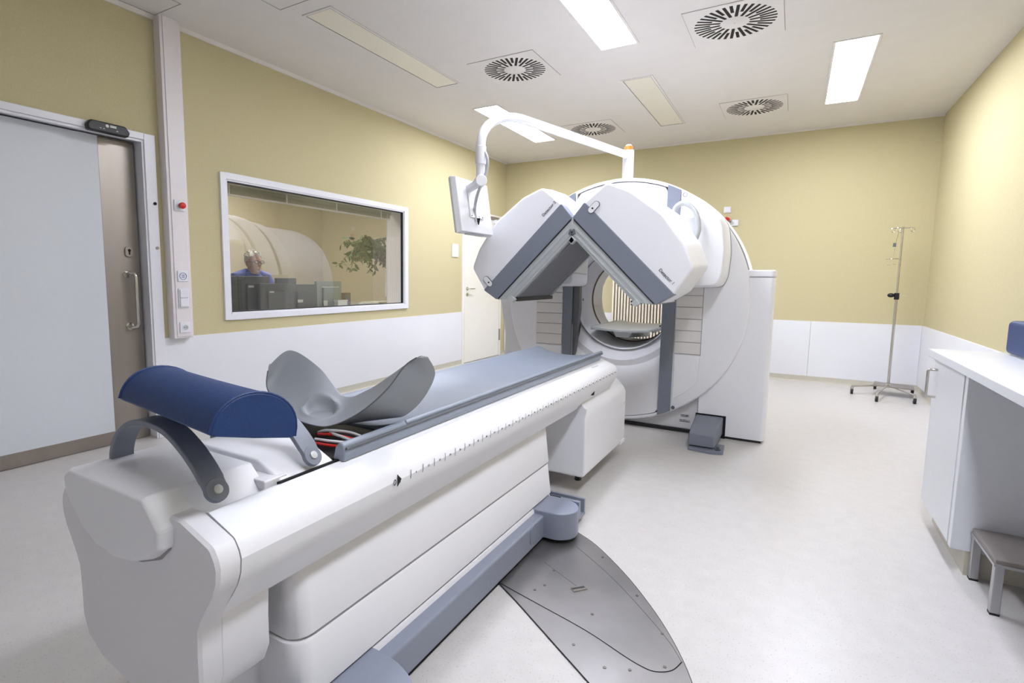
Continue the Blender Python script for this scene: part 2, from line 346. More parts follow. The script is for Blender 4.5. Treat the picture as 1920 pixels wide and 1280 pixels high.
def vent(x, y, label):
    t = thing('air_vent', label, 'air vent', (x, y, H), 'round swirl air vents')
    a = .30; R1 = .262; zz = H-.004
    obj('edge_gap', MB().box(x-a-.004, x+a+.004, y-a-.004, y+a+.004, H-.0015, H-.0005), SEAM, t)
    N_ = 36; m = MB()
    def ring(r, n=144): return [(x+r*math.cos(2*PI*k/n), y+r*math.sin(2*PI*k/n)) for k in range(n)]
    # outer plate with round hole
    sq = []
    for k in range(144):
        c, s_ = math.cos(2*PI*k/144), math.sin(2*PI*k/144); q = a/max(abs(c), abs(s_)); sq.append((x+c*q, y+s_*q))
    r1 = ring(R1)
    m.loft([[(p[0], p[1], zz) for p in r1], [(p[0], p[1], zz) for p in sq], [(p[0], p[1], zz+.003) for p in sq]], cap=False)
    # spokes between the slots
    hw = .0105
    def slot(k):
        th = 2*PI*k/N_; ri = .098 if k % 2 == 0 else .158
        return th, ri
    for k in range(N_):
        t0, i0 = slot(k); t1, i1 = slot((k+1)); t1 = 2*PI*(k+1)/N_
        def P(r, th, side):
            return (x+r*math.cos(th)-side*hw*math.sin(th), y+r*math.sin(th)+side*hw*math.cos(th), zz)
        tm = (t0+t1)/2
        v = [P(i0, t0, 1), P(R1, t0, 1), P(R1, t1, -1), P(i1, t1, -1)]
        inner = [(x+.09*math.cos(t1), y+.09*math.sin(t1), zz), (x+.09*math.cos(t0), y+.09*math.sin(t0), zz)]
        if k % 2 == 0:   # next slot is short: fill its inner side
            v += [P(i1, t1, 0)]
        else:
            v += []
        bmv = [m.bm.verts.new(p) for p in v+inner]
        m.bm.faces.new(bmv)
        if k % 2 == 1:   # this slot is short: close the inner wedge
            m.bm.faces.new([m.bm.verts.new(p) for p in (P(i0, t0, 0), P(i0, t0, 1), (x+.09*math.cos(t0), y+.09*math.sin(t0), zz))])
    obj('swirl_grille', m, CEIL, t, angle=60)
    obj('hub', MB().lathe([(0, -.003), (.088, -.003), (.092, 0), (.092, .003)], (x, y, zz), 'z', 32), CEIL, t)
    obj('hub_screw', MB().cyl((x, y, zz-.005), (x, y, zz-.002), .006, 10), LGREY, t)
    obj('dark_duct', MB().cyl((x, y, H-.0030), (x, y, H-.0018), R1+.002, 48), DARKN, t)
vent(1.79, -1.20, 'round swirl air vent half behind the monitor boom, farthest left')
vent(3.515, -1.21, 'round swirl air vent before the back wall, between off panel and lit panel')
vent(1.79, -3.30, 'round swirl air vent right of the long switched-off panel')
vent(3.515, -3.33, 'largest round swirl air vent, cut by the top edge')
for i, (x0, x1, y0, y1) in enumerate(((-0.0, .345, -6.0, -5.38), (.86, 1.46, -5.6, -5.0))):
    x0 = max(x0, .03)
    st('trim_%d' % (5+i), MB().box(x1-.004, x1, y0, y1, H-.002, H).box(x0, x1, y1-.004, y1, H-.002, H).box(x0, x0+.004, y0, y1, H-.002, H).box(x0, x1, y0, y0+.004, H-.002, H), SEAM)
# ------------------------------------------------------------------ scanner gantry
GX, GZ = 2.745, 1.033
G = thing('scanner_gantry', 'large white ring-shaped scanner gantry with two tilted detector heads', 'medical scanner', (GX, -3.0, 0))
def circ_z(dx, R, sgn): return GZ + sgn*math.sqrt(max(0, R*R-dx*dx))
# rear ring and rotor
obj('rear_ring', MB().lathe([(.62, -3.10), (.95, -3.13), (.978, -3.12), (.990, -3.09), (.995, -2.95), (.985, -2.88), (.95, -2.85), (.42, -2.60), (.40, -2.46), (.62, -2.46), (.93, -2.60), (.95, -2.80)], (GX, 0, GZ), 'y', 128), SHELL, G)
disc = MB()
NR = 160; inner = []; outer = []
for k in range(NR):
    t = 2*PI*k/NR; c, s_ = math.cos(t), math.sin(t)
    q = min(.375/max(abs(c), 1e-6), .955); q = max(q, .432)
    inner.append((q*c, q*s_))
def dr(f, y): return [(GX+x*f, y, GZ+z*f) for x, z in [(R*math.cos(2*PI*k/NR), R*math.sin(2*PI*k/NR)) for k, R in enumerate([1]*NR)]]
def rg(R, y): return [(GX+R*math.cos(2*PI*k/NR), y, GZ+R*math.sin(2*PI*k/NR)) for k in range(NR)]
disc.loft([rg(.5, -3.17), rg(.978, -3.17), rg(.982, -3.245), rg(.976, -3.256), rg(.966, -3.26), [(GX+x, -3.26, GZ+z) for x, z in inner], [(GX+x, -3.20, GZ+z) for x, z in inner]], cap=False)
obj('rotor_disc', disc, SHELL, G, angle=50)
obj('rim_groove', MB().lathe([(.979, -3.168), (.986, -3.168), (.986, -3.135), (.979, -3.135)], (GX, 0, GZ), 'y', 128), SEAM, G)
# recessed centre: flared surround of the bore
cen = MB()
NC = 120
def cy(r, z):
    t = max(0, min(1, (r-.43)/.21)); t = t*t*(3-2*t)
    return -3.055 - .195*t
rings = []
for f in (0, .12, .25, .4, .55, .7, .85, 1):
    ring = []
    for k in range(NC):
        t = 2*PI*k/NC; c, s_ = math.cos(t), math.sin(t)
        ro = min(.372/max(abs(c), 1e-6), .95); ro = max(ro, .425)
        r = .418+(ro-.418)*f
        x, z = r*c, r*s_
        ring.append((GX+x, cy(r, z), GZ+z))
    rings.append(ring)
cen.loft(rings, cap=False)
obj('centre_panel', cen, SHELL2, G, angle=60)
obj('bore_ring', MB().lathe([(.425, -3.045), (.425, -3.062), (.419, -3.068), (.412, -3.064), (.386, -2.73)], (GX, 0, GZ), 'y', 96), SHELL2, G, angle=60)
obj('bore_seam', MB().lathe([(.386, -2.735), (.379, -2.728), (.379, -2.715), (.386, -2.708)], (GX, 0, GZ), 'y', 96), BROWN, G)
obj('bore_tunnel', MB().lathe([(.386, -2.71), (.383, -2.46), (.40, -2.44)], (GX, 0, GZ), 'y', 96), SHELL2, G, angle=60)
obj('surround_seam', MB().lathe([(.425, -3.0675), (.429, -3.0685), (.429, -3.055), (.425, -3.055)], (GX, 0, GZ), 'y', 96), SEAM, G)
obj('laser_port', MB().prism([(2.382, 1.02), (2.392, 1.02), (2.388, 1.045)], 'y', -3.05, -3.045).xf(Matrix.Translation((-.0, -.012, 0))), BROWN, G)
# vertical grey strips
def strip(x0, x1, R=.972, y0=-3.276, y1=-3.255, top=1):
    P = [(x0, circ_z(x0-GX, R, -1))]
    for k in range(5): x = x0+(x1-x0)*k/4; P.append((x, circ_z(x-GX, R, -1)))
    for k in range(5): x = x1+(x0-x1)*k/4; P.append((x, circ_z(x-GX, R, 1)))
    return MB().prism(P[1:], 'y', y0, y1)
obj('grey_strip', strip(3.108, 3.205), GREY, G, bevel=.003)
obj('grey_strip', strip(2.285, 2.365), GREY, G, bevel=.003)
obj('strip_return', MB().loft([[(2.365, -3.27, .10), (2.365, -3.27, 1.9)], [(2.366, -3.25, .10), (2.366, -3.25, 1.9)]], closed=False, cap=False)
    .prism([(2.366, .42), (2.378, .42), (2.425, .96), (2.42, 1.16), (2.366, 1.28)], 'y', -3.258, -3.20), DGREY, G)
for dx in (2.385, 3.095): obj('panel_screw', MB().cyl((dx, -3.256, .845 if dx > 3 else .83), (dx, -3.248, .845 if dx > 3 else .83), .006, 10), BLACK, G)
# bellows slats at both sides
for x0, x1 in ((3.215, 3.402), (2.035, 2.277)):
    obj('slat_backing', MB().box(x0-.002, x1+.002, -3.264, -3.258, .636, 1.28), SLATGAP, G)
    for k in range(7):
        z = .640+.0905*k
        obj('slat', MB().prism([(-3.2605, z+.001), (-3.271, z+.003), (-3.2735, z+.045), (-3.271, z+.0875), (-3.2605, z+.0895)], 'x', x0, x1), CREAM, G)
lp = [(3.215, .632), (3.402, .632), (3.398, .44), (3.36, .385), (3.30, .33), (3.215, .27)]
obj('lower_access_panel', MB().prism(lp, 'y', -3.268, -3.255), SHELL, G, bevel=.004)
obj('lower_access_panel', MB().prism([(2.277, .632), (2.035, .632), (2.05, .47), (2.14, .37), (2.277, .27)], 'y', -3.268, -3.255), SHELL, G, bevel=.004)
obj('cover_screw', MB().cyl((3.225, -3.268, .205), (3.225, -3.258, .205), .014, 18), DGREY, G)
obj('round_plug', MB().lathe([(.018, 0), (.018, -.003), (.013, -.003), (.013, 0)], (3.235, -3.262, 1.852), 'y', 24), SEAM, G)
obj('side_seam', MB().box(3.4035, 3.4065, -3.262, -3.2585, .632, 1.2), SEAM, G)
# arc seam upper right on the rotor face
arc = [(GX+.86*math.cos(a), -3.2605, GZ+.86*math.sin(a)) for a in [math.radians(32+k*2.6) for k in range(11)]]
obj('arc_seam', MB().tube(arc, .0016, 4), SEAM, G)
# base and cabinets
obj('gantry_base', MB().box(1.95, 3.40, -3.165, -1.80, .022, .52), SHELL2, G, bevel=.006)
obj('side_cabinet', MB().prism([(3.404, -3.21)]+[(3.868-.028+.028*math.sin(a), -3.21+.028-.028*math.cos(a)) for a in [PI/2*k/6 for k in range(7)]]+[(3.868, -2.86), (3.404, -2.86)], 'z', .02, 1.232), SHELL, G)
obj('cabinet_lid', MB().prism(rr(3.44, 3.872, -3.215, -2.855, .03, 5), 'z', 1.236, 1.288), SHELL, G, bevel=.012)
obj('lid_gap', MB().box(3.45, 3.86, -3.20, -2.87, 1.228, 1.24), SEAM, G)
lc = [(1.66, .02), (1.69, .30), (1.705, .54), (1.71, .70), (1.686, .836), (1.663, .974), (1.62, 1.23), (2.03, 1.23), (2.03, .02)]
lc = [(p.x, p.y) for p in [Vector((a, b)) for a, b in lc]]
obj('side_cabinet', MB().prism(lc, 'y', -3.25, -2.86), SHELL2, G, bevel=.012)
obj('side_seam', MB().box(2.026, 2.0295, -3.2535, -3.2495, .1, 1.2), SEAM, G)
obj('plinth', MB().box(1.66, 3.85, -3.20, -2.66, 0, .024), RUB, G)
obj('rear_housing', MB().lathe([(.40, -2.45), (.70, -2.60), (.80, -2.88), (.865, -2.80), (.885, -2.4), (.875, -1.95), (.84, -1.80), (.76, -1.72), (.60, -1.74), (.39, -2.44)], (GX, 0, GZ), 'y', 96), SHELL2, G)
ov = [(-.045*math.sin(a)*1.0, .045*math.cos(a)+(.17 if math.cos(a) > 0 else -.17)) for a in [2*PI*k/24 for k in range(24)]]
pm = Matrix.Translation((GX, 0, GZ)) @ Matrix.Rotation(math.radians(-35), 4, 'Y') @ Matrix.Translation((-.885, -2.1, 0))
pn = obj('side_control_panel', MB().prism([(y, z) for y, z in ov], 'x', -.008, .012).xf(pm), SEAM, G)
obj('panel_face', MB().prism([(y*.8, z*.94) for y, z in ov], 'x', -.011, .0).xf(pm), SHELL, pn)
obj('rating_label', MB().box(3.268, 3.335, -3.1665, -3.165, .118, .140).box(3.262, 3.345, -3.1665, -3.165, .075, .098), LGREY, G)
lpm = MB()
for k, (xa, xb, z) in enumerate(((3.272, 3.300, .133), (3.306, 3.330, .131), (3.275, 3.325, .123), (3.266, 3.285, .090), (3.290, 3.310, .091), (3.315, 3.322, .088), (3.268, 3.338, .080))): lpm.box(xa, xb, -3.1675, -3.1664, z, z+.004)
obj('label_print', lpm, INK, G, kind='stuff')
# outrigger foot
FT = MB().loft([[(3.392, -3.20, .03), (3.588, -3.20, .03), (3.588, -3.20, .165), (3.392, -3.20, .165)],
                [(3.396, -3.50, .025), (3.582, -3.50, .025), (3.575, -3.50, .150), (3.405, -3.50, .150)],
                [(3.400, -3.61, .025), (3.576, -3.61, .025), (3.570, -3.61, .115), (3.405, -3.61, .115)]])
ft = obj('outrigger_foot', FT, GREY, G, bevel=.008)
obj('foot_plate', MB().prism(rpoly([(3.405, -3.655), (3.56, -3.675), (3.64, -3.65), (3.63, -3.45), (3.41, -3.45)], .015), 'z', 0, .018), GREY, ft, bevel=.003)
obj('levelling_bolt', MB().cyl((3.60, -3.61, .018), (3.60, -3.61, .045), .012, 6).cyl((3.60, -3.61, .02), (3.60, -3.61, .028), .02, 16), DGREY, ft)
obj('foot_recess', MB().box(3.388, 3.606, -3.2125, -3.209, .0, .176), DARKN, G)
# detector arms -----------------------------------------------------------
def mir(p): return (2*GX-p[0], p[1])
arm = rpoly([(3.00, 1.655), (3.515, 1.665), (3.555, 1.60), (3.578, 1.415), (3.568, 1.24), (3.535, 1.16), (3.00, 1.148)], .045)
for s_ in (1, -1):
    P = arm if s_ > 0 else [mir(p) for p in arm]
    Q = [(GX+(p[0]-GX-s_*.5)*.96+s_*.5, 1.41+(p[1]-1.41)*.94) for p in P]
    obj('detector_arm', MB().loft([[(p[0], -3.262, p[1]) for p in P], [(p[0], -3.56, p[1]) for p in P], [(p[0], -3.60, p[1]) for p in Q]]), SHELL, G, bevel=.008)
    obj('arm_foot_gap', MB().loft([[(GX+(p[0]-GX)*1.004, -3.2625, 1.41+(p[1]-1.41)*1.012) for p in P], [(GX+(p[0]-GX)*1.004, -3.270, 1.41+(p[1]-1.41)*1.012) for p in P]]), SEAM, G)
# lower part of the left arm seen below detector 2
LA = MB().loft([[(2.20, -3.62, 1.42), (2.50, -3.62, 1.42), (2.50, -3.62, 1.26), (2.36, -3.62, 1.15), (2.18, -3.62, 1.12)],
                [(2.20, -3.30, 1.44), (2.50, -3.30, 1.44), (2.50, -3.30, 1.25), (2.36, -3.30, 1.15), (2.18, -3.30, 1.13)]])
obj('arm_neck', LA, LGREY, G, bevel=.008)
obj('arm_neck', MB().loft([[(2*GX-x, y, z) for x, y, z in r] for r in [[(2.20, -3.62, 1.42), (2.50, -3.62, 1.42), (2.50, -3.62, 1.26), (2.36, -3.62, 1.15), (2.18, -3.62, 1.12)], [(2.20, -3.30, 1.44), (2.50, -3.30, 1.44), (2.50, -3.30, 1.25), (2.36, -3.30, 1.15), (2.18, -3.30, 1.13)]]]), LGREY, G, bevel=.008)
hp = spline([(3.20, -3.66, 1.655), (3.215, -3.66, 1.70), (3.26, -3.66, 1.722), (3.32, -3.66, 1.69), (3.355, -3.66, 1.62), (3.365, -3.66, 1.54), (3.35, -3.66, 1.48)], 6)
# detector heads ------------------------------------------------------------
S2 = math.sqrt(.5)
def det(side):
    def P(u, v, y):   # local (along strip, outward) -> world
        return (GX+side*(u+v)*S2, y, 1.60+(v-u)*S2)
    YF_, YB = -4.335, -3.70
    prof = rpoly([(.006, -.001), (-.007, .118), (.012, .292), (.15, .352), (.40, .388), (.62, .352), (.752, .298), (.791, .118), (.763, -.001)], .02, 3)
    cu, cv = .40, .20
    def sc(f, g=None):
        g = g or f
        return [(cu+(u-cu)*f, v*g if v > .118 else v*(.3+.7*g)) for u, v in prof]
    D = obj('detector_head', MB().loft([[P(u, v, YF_+.0) for u, v in sc(.985, .975)], [P(u, v, YF_+.010) for u, v in sc(1.0)], [P(u, v, -4.15) for u, v in sc(1.008, 1.08)],
             [P(u, v, -3.90) for u, v in sc(1.012, 1.10)], [P(u, v, -3.74) for u, v in sc(.98, 1.02)], [P(u, v, -3.63) for u, v in sc(.86, .86)]]), SHELL, G, bevel=.006, angle=30,
             label='detector head %d, %s of the pair' % ((1, 'right') if side > 0 else (2, 'left')))
    b = rpoly([(.004, -.004), (-.008, .118), (.794, .118), (.765, -.004)], .01, 2)
    obj('grey_band', MB().loft([[P(u, v, YF_-.006) for u, v in b], [P(u, v, -4.245) for u, v in b]]), GREY, D, bevel=.006)
    # collimator
    c = [(.006, -.004), (.765, -.004), (.665, -.088), (.075, -.088)]
    obj('collimator_frame', MB().loft([[P(u, v, YF_+.004) for u, v in c], [P(u, v, YB) for u, v in c]]), LGREY, D, bevel=.004)
    obj('collimator_rail', MB().loft([[P(u, v, YF_-.002) for u, v in ((.06, -.03), (.725, -.03), (.715, -.042), (.065, -.042))], [P(u, v, YF_+.01) for u, v in ((.06, -.03), (.725, -.03), (.715, -.042), (.065, -.042))]]), LGREY, D)
    obj('collimator_rail', MB().loft([[P(u, v, YF_-.002) for u, v in ((.08, -.064), (.69, -.064), (.682, -.072), (.085, -.072))], [P(u, v, YF_+.01) for u, v in ((.08, -.064), (.69, -.064), (.682, -.072), (.085, -.072))]]), LGREY, D)
    obj('collimator_face', MB().loft([[P(u, v, YF_+.05) for u, v in ((.10, -.088), (.645, -.088), (.645, -.094), (.10, -.094))], [P(u, v, YB-.05) for u, v in ((.10, -.088), (.645, -.088), (.645, -.094), (.10, -.094))]]), FACE, D)
    obj('face_border', MB().loft([[P(u, v, YB-.045) for u, v in ((.09, -.088), (.65, -.088), (.65, -.10), (.09, -.10))], [P(u, v, YB-.02) for u, v in ((.09, -.088), (.65, -.088), (.65, -.10), (.09, -.10))]]), LGREY, D)
    obj('contact_bar', MB().loft([[P(u, v, YF_+.02) for u, v in ((.652, -.086), (.672, -.104), (.662, -.116), (.642, -.098))], [P(u, v, YB) for u, v in ((.652, -.086), (.672, -.104), (.662, -.116), (.642, -.098))]]), BLACK, D)
    obj('latch', MB().loft([[P(u, v, YF_-.008) for u, v in ((.66, -.06), (.70, -.066), (.69, -.10), (.655, -.104))], [P(u, v, YF_+.03) for u, v in ((.66, -.06), (.70, -.066), (.69, -.10), (.655, -.104))]]), LGREY, D, bevel=.003)
    obj('latch', MB().loft([[P(u, v, YF_-.008) for u, v in ((.085, -.085), (.125, -.085), (.12, -.125), (.09, -.12))], [P(u, v, YF_+.03) for u, v in ((.085, -.085), (.125, -.085), (.12, -.125), (.09, -.12))]]), LGREY, D, bevel=.003)
    obj('hinge_block', MB().loft([[P(u, v, YF_-.004) for u, v in ((.045, -.062), (.075, -.062), (.078, -.09), (.06, -.095))], [P(u, v, YF_+.04) for u, v in ((.045, -.062), (.075, -.062), (.078, -.09), (.06, -.095))]]), DGREY, D, bevel=.002)
    obj('band_gap', MB().loft([[P(u, v, YF_-.004) for u, v in ((.02, -.0035), (.755, -.0035), (.750, -.0085), (.025, -.0085))], [P(u, v, YF_+.02) for u, v in ((.02, -.0035), (.755, -.0035), (.750, -.0085), (.025, -.0085))]]), DARKN, D)
    # oval touch button
    bu = .062 if side > 0 else .725
    def oval(ru, rv, n=24):
        return [(bu+ru*math.cos(2*PI*k/n), .135+(rv*math.sin(2*PI*k/n)+(.022 if math.sin(2*PI*k/n) > 0 else -.022))) for k in range(n)]
    obj('button_rim', MB().loft([[P(u, v, YF_-.0075) for u, v in oval(.0215, .0215)], [P(u, v, YF_+.004) for u, v in oval(.0215, .0215)]]), INK, D)
    obj('touch_button', MB().loft([[P(u, v, YF_-.0095) for u, v in oval(.019, .019)], [P(u, v, YF_) for u, v in oval(.019, .019)]]), SHELL, D)
    obj('button_dot', MB().loft([[P(bu+.006*math.cos(a), .125+.006*math.sin(a), YF_-.011) for a in [2*PI*k/10 for k in range(10)]], [P(bu+.006*math.cos(a), .125+.006*math.sin(a), YF_-.009) for a in [2*PI*k/10 for k in range(10)]]]), BLACK, D)
    if side > 0:
        o = P(.625, .148, YF_-.0025); x = Vector(P(1, 0, 0))-Vector(P(0, 0, 0)); y = Vector(P(0, 1, 0))-Vector(P(0, 0, 0))
        text('lettering', 'Detector 1', .027, frame_m(o, x, y), INK, D)
    else:
        o = P(.135, .148, YF_-.0025); x = Vector(P(-1, 0, 0))-Vector(P(0, 0, 0)); y = Vector(P(0, 1, 0))-Vector(P(0, 0, 0))
        text('lettering', 'Detector 2', .027, frame_m(o, x, y), INK, D)
    return D
D1 = det(1); D2 = det(-1)
obj('grab_handle', MB().tube([(p.x+.035, p.y+.0, p.z+.012) for p in hp], .019, 12), LGREY, D1)
# pallet rear support lying in the bore
pp = [(2.42, .79), (2.46, .775), (2.60, .765), (2.745, .762), (2.89, .765), (3.03, .775), (3.07, .79), (3.05, .80), (2.90, .785), (2.745, .78), (2.59, .785), (2.44, .80)]
sup = obj('rear_table_support', MB().loft([[(GX+(x-GX)*.84, -3.10, z) for x, z in pp], [(GX+(x-GX)*.86, -2.2, z) for x, z in pp]]), LGREY, G, bevel=.003)
obj('support_bracket', MB().loft([[(2.66, -3.06, .765), (2.83, -3.06, .765), (2.80, -3.06, .715), (2.69, -3.06, .715)], [(2.66, -2.3, .765), (2.83, -2.3, .765), (2.80, -2.3, .66), (2.69, -2.3, .66)]]), LGREY, sup, bevel=.004)
for k in range(7):
    for s_ in (1, -1): obj('roller_clip', MB().box(GX+s_*.262-.012, GX+s_*.262+.012, -3.08+k*.12, -3.04+k*.12, .770, .805), LGREY, sup, bevel=.003)
# boom with the swivelling display
post = obj('post', MB().cyl((2.742, -3.08, 2.0), (2.742, -3.08, 2.265), .045, 24), SHELL, G, bevel=.004)
obj('beacon', MB().lathe([(0, .042), (.024, .040), (.034, .03), (.036, .0)], (2.742, -3.08, 2.265), 'z', 24), AMBER, post)
obj('beacon_cap', MB().lathe([(0, .014), (.022, .012), (.03, .0)], (2.742, -3.08, 2.298), 'z', 24), SHELL, post)
bp = [(2.74, -3.10, 2.225), (2.62, -3.52, 2.232), (2.48, -4.0, 2.24), (2.38, -4.34, 2.245)] + [(2.38-.105*math.sin(a)*1.0, -4.34-.36*math.sin(a), 2.245-.22*(1-math.cos(a))) for a in [PI/2*k/8 for k in range(1, 9)]] + [(2.275, -4.70, 1.99)]
boom = obj('boom', MB().tube(bp, .029, 16), SHELL, G)
obj('boom_collar', MB().cyl((2.275, -4.70, 2.01), (2.275, -4.70, 1.90), .033, 20), SHELL, boom, bevel=.003)
obj('lower_tube', MB().cyl((2.275, -4.70, 1.91), (2.275, -4.70, 1.81), .027, 20), SHELL, boom)
obj('swivel_elbow', MB().cyl((2.30, -4.73, 1.80), (2.24, -4.66, 1.80), .036, 20).cyl((2.27, -4.70, 1.795), (2.165, -4.66, 1.765), .026, 16), SHELL, boom, bevel=.006)
obj('cable', MB().tube(spline([(2.30, -4.70, 1.98), (2.325, -4.70, 1.92), (2.31, -4.70, 1.83), (2.285, -4.72, 1.76), (2.235, -4.68, 1.70), (2.195, -4.63, 1.64), (2.20, -4.615, 1.57)], 6), .010, 8), LGREY, boom)
mon = obj('display', MB().loft([[(2.085, -4.82, 1.83), (2.085, -4.42, 1.83), (2.085, -4.42, 1.49), (2.085, -4.82, 1.49)],
      [(2.105, -4.83, 1.84), (2.105, -4.41, 1.84), (2.105, -4.41, 1.48), (2.105, -4.83, 1.48)], [(2.14, -4.82, 1.83), (2.14, -4.42, 1.83), (2.14, -4.42, 1.49), (2.14, -4.82, 1.49)],
      [(2.155, -4.76, 1.80), (2.155, -4.48, 1.80), (2.155, -4.48, 1.52), (2.155, -4.76, 1.52)]]), SHELL, G, bevel=.004)
obj('mount_plate', MB().box(2.155, 2.163, -4.73, -4.56, 1.58, 1.78), SHELL, mon, bevel=.002)
for k in range(4): obj('mount_screw', MB().cyl((2.163, -4.715+k*.045, 1.59), (2.166, -4.715+k*.045, 1.59), .004, 8), DGREY, mon)
obj('strain_relief', MB().cyl((2.175, -4.66, 1.575), (2.172, -4.66, 1.535), .014, 12, .003), BLACK, mon)
obj('bottom_slot', MB().box(2.105, 2.125, -4.74, -4.52, 1.478, 1.4815), LGREY, mon)
obj('screen', MB().box(2.083, 2.086, -4.80, -4.44, 1.51, 1.81), BLACK, mon)
mtx = Matrix.Translation((2.12, -4.57, 1.80)) @ Matrix.Rotation(math.radians(-9), 4, 'Y') @ Matrix.Translation((-2.12, 4.62, -1.80))
for o_ in [mon]+list(mon.children): o_.data.transform(mtx)
# ------------------------------------------------------------------ patient table
TX = 2.745
TB = thing('patient_table', 'long white patient table with grey pad running to the scanner', 'patient table', (TX, -5.9, 0))
def both(pts): return [pts, [(2*TX-x, z) for x, z in pts]]
rail = [(2.945, .700), (2.955, .702), (3.036, .671), (3.042, .667), (3.055, .648), (3.061, .630), (3.058, .600), (3.046, .570), (3.026, .540), (3.000, .505), (2.985, .48), (2.94, .47)]
for i, pr_ in enumerate(both(rail)):
    obj('side_rail', MB().prism(pr_, 'y', -6.988, -4.30), SHELL, TB, angle=24)
obj('rail_trim', MB().prism([(2.938, .695), (2.950, .697), (2.950, .706), (2.938, .704)], 'y', -6.80, -4.33), DARKN, TB)
obj('table_chassis', MB().box(2.55, 2.94, -6.9, -4.33, .50, .68), SHELL2, TB)
obj('pad_gap', MB().box(2.53, 2.945, -6.62, -4.345, .68, .698), BLACK, TB)
# end cover nearest the camera
e = [(2.945, .701), (3.036, .670), (3.043, .665), (3.055, .646), (3.060, .628), (3.057, .600), (3.045, .570), (3.025, .540), (3.002, .505), (2.988, .475), (2.985, .42), (2.985, .345), (2.965, .30), (2.90, .262), (2.745, .235)]
E_ = e + [(2*TX-x, z) for x, z in e[-2::-1]]
E_ = [(x-.012 if x < TX else x, z) for x, z in E_]
tp = [(2.56, .62), (2.64, .575), (2.74, .562), (2.84, .585), (2.90, .625)]   # trough the head cover sits in
full = E_ + [(2.515, .70), (2.53, .66)] + tp[0:] + [(2.925, .66)]
def esc(f): return [(2.735+(x-2.735)*f, .45+(z-.45)*f) for x, z in E_]
EC = MB()
EC.loft([[(x, -7.042, z) for x, z in esc(.985)], [(x, -7.034, z) for x, z in E_], [(x, -6.9905, z) for x, z in E_]])
obj('end_cover', EC, SHELL2, TB, angle=24, label='taupe-shaded curved end cover')
lo = [(x, z) for x, z in E_ if z < .48]
obj('end_column', MB().prism([(lo[0][0], .52)]+lo+[(lo[-1][0], .52)], 'y', -6.9905, -6.87), SHELL2, TB, bevel=.004)
obj('end_pedestal', MB().box(2.63, 2.86, -6.95, -6.78, 0, .30), SHELL2, TB, bevel=.004)
# head cover: rounded front with half-moon outline
hc = [(2.508, .725), (2.535, .742), (2.86, .742), (2.918, .682), (2.912, .640), (2.87, .608), (2.80, .583), (2.725, .573), (2.65, .582), (2.585, .612), (2.535, .655), (2.512, .69)]
HC = MB().loft([[(2.72+(x-2.72)*.97, -7.072, .66+(z-.66)*.93) for x, z in hc], [(x, -7.060, z) for x, z in hc], [(x, -6.93, z) for x, z in hc], [(x, -6.81, z if z > .6 else z) for x, z in hc]])
obj('head_cover', HC, SHELL, TB, bevel=.006)
hg = [(2.912, .652), (2.906, .632), (2.87, .600), (2.80, .575), (2.725, .565), (2.65, .574), (2.582, .606), (2.528, .652)]
obj('cover_gap', MB().prism(hg, 'y', -7.0475, -7.030), SEAM, TB)
h2 = [(2.54, .70), (2.56, .732), (2.62, .742), (2.85, .742), (2.935, .705), (2.94, .69), (2.54, .69)]
obj('head_cover', MB().loft([[(x, -6.79, z) for x, z in h2], [(x, -6.61, z) for x, z in h2]]), SHELL, TB, bevel=.012)
obj('head_cover_joint', MB().box(2.545, 2.93, -6.83, -6.76, .68, .712), SHELL2, TB, bevel=.004)
# body: stacked side panels
def bodypanel(name, z0, z1, w0, w1, y0, y1, r=.05):
    def outline(w): return rr(TX-w, TX+w, y0, y1, r, 5)
    a, b = outline(w0), outline(w1)
    c, d = outline(w0-.006), outline(w1-.006)
    return obj(name, MB().loft([[(x, y, z0) for x, y in c], [(x, y, z0+.006) for x, y in a], [(x, y, z1-.006) for x, y in b], [(x, y, z1) for x, y in d]]), SHELL2, TB)
bodypanel('body_panel', .300, .50, .255, .232, -6.80, -5.20)
bodypanel('body_panel', .150, .296, .276, .258, -6.81, -5.215)
bodypanel('body_panel', .085, .146, .284, .278, -6.81, -5.225)
obj('panel_seam', MB().prism(rr(TX-.252, TX+.252, -6.79, -5.21, .05, 5), 'z', .12, .31), SEAM, TB)
# base beam with round foot pads
obj('base_beam', MB().box(2.42, 3.072, -6.60, -5.42, .018, .128), BEAM, TB, bevel=.010)
for (fx, fy) in ((3.108, -5.362), (2*TX-3.108, -5.362)):
    P = [(fx+.092*math.cos(a), fy+.092*math.sin(a)) for a in [PI/2-PI*k/16 for k in range(17)]] if fx > TX else [(fx+.092*math.cos(a), fy+.092*math.sin(a)) for a in [1.5*PI-PI*k/16 for k in range(17)]]
    P += [(TX+.23, fy-.092), (TX+.23, fy+.092)] if fx > TX else [(TX-.23, fy+.092), (TX-.23, fy-.092)]
    obj('round_foot', MB().prism(P, 'z', .022, .148), BEAM, TB, bevel=.006)
for s_ in (1,):
    fx = TX+s_*.41; P = rpoly([(TX+s_*.2, -6.55), (fx-s_*.06, -6.55), (fx+s_*.06, -6.60), (fx+s_*.06, -6.95), (TX+s_*.2, -6.95)], .07, 6)
    obj('near_foot', MB().prism(P, 'z', .022, .148), BEAM, TB, bevel=.006)
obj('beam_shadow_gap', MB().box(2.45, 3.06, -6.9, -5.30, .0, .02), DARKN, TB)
obj('beam_cover', MB().prism(rpoly([(-5.60, .05), (-5.51, .05), (-5.51, .115), (-5.545, .13), (-5.60, .115)], .012), 'x', 3.071, 3.0745), BEAM, TB)
br = obj('rear_crossbar', MB().box(2.35, 3.155, -5.215, -5.19, .03, .12).box(2.35, 3.155, -5.19, -5.12, .03, .04).box(2.35, 3.155, -5.135, -5.12, .03, .11), BEAM, TB, bevel=.002)
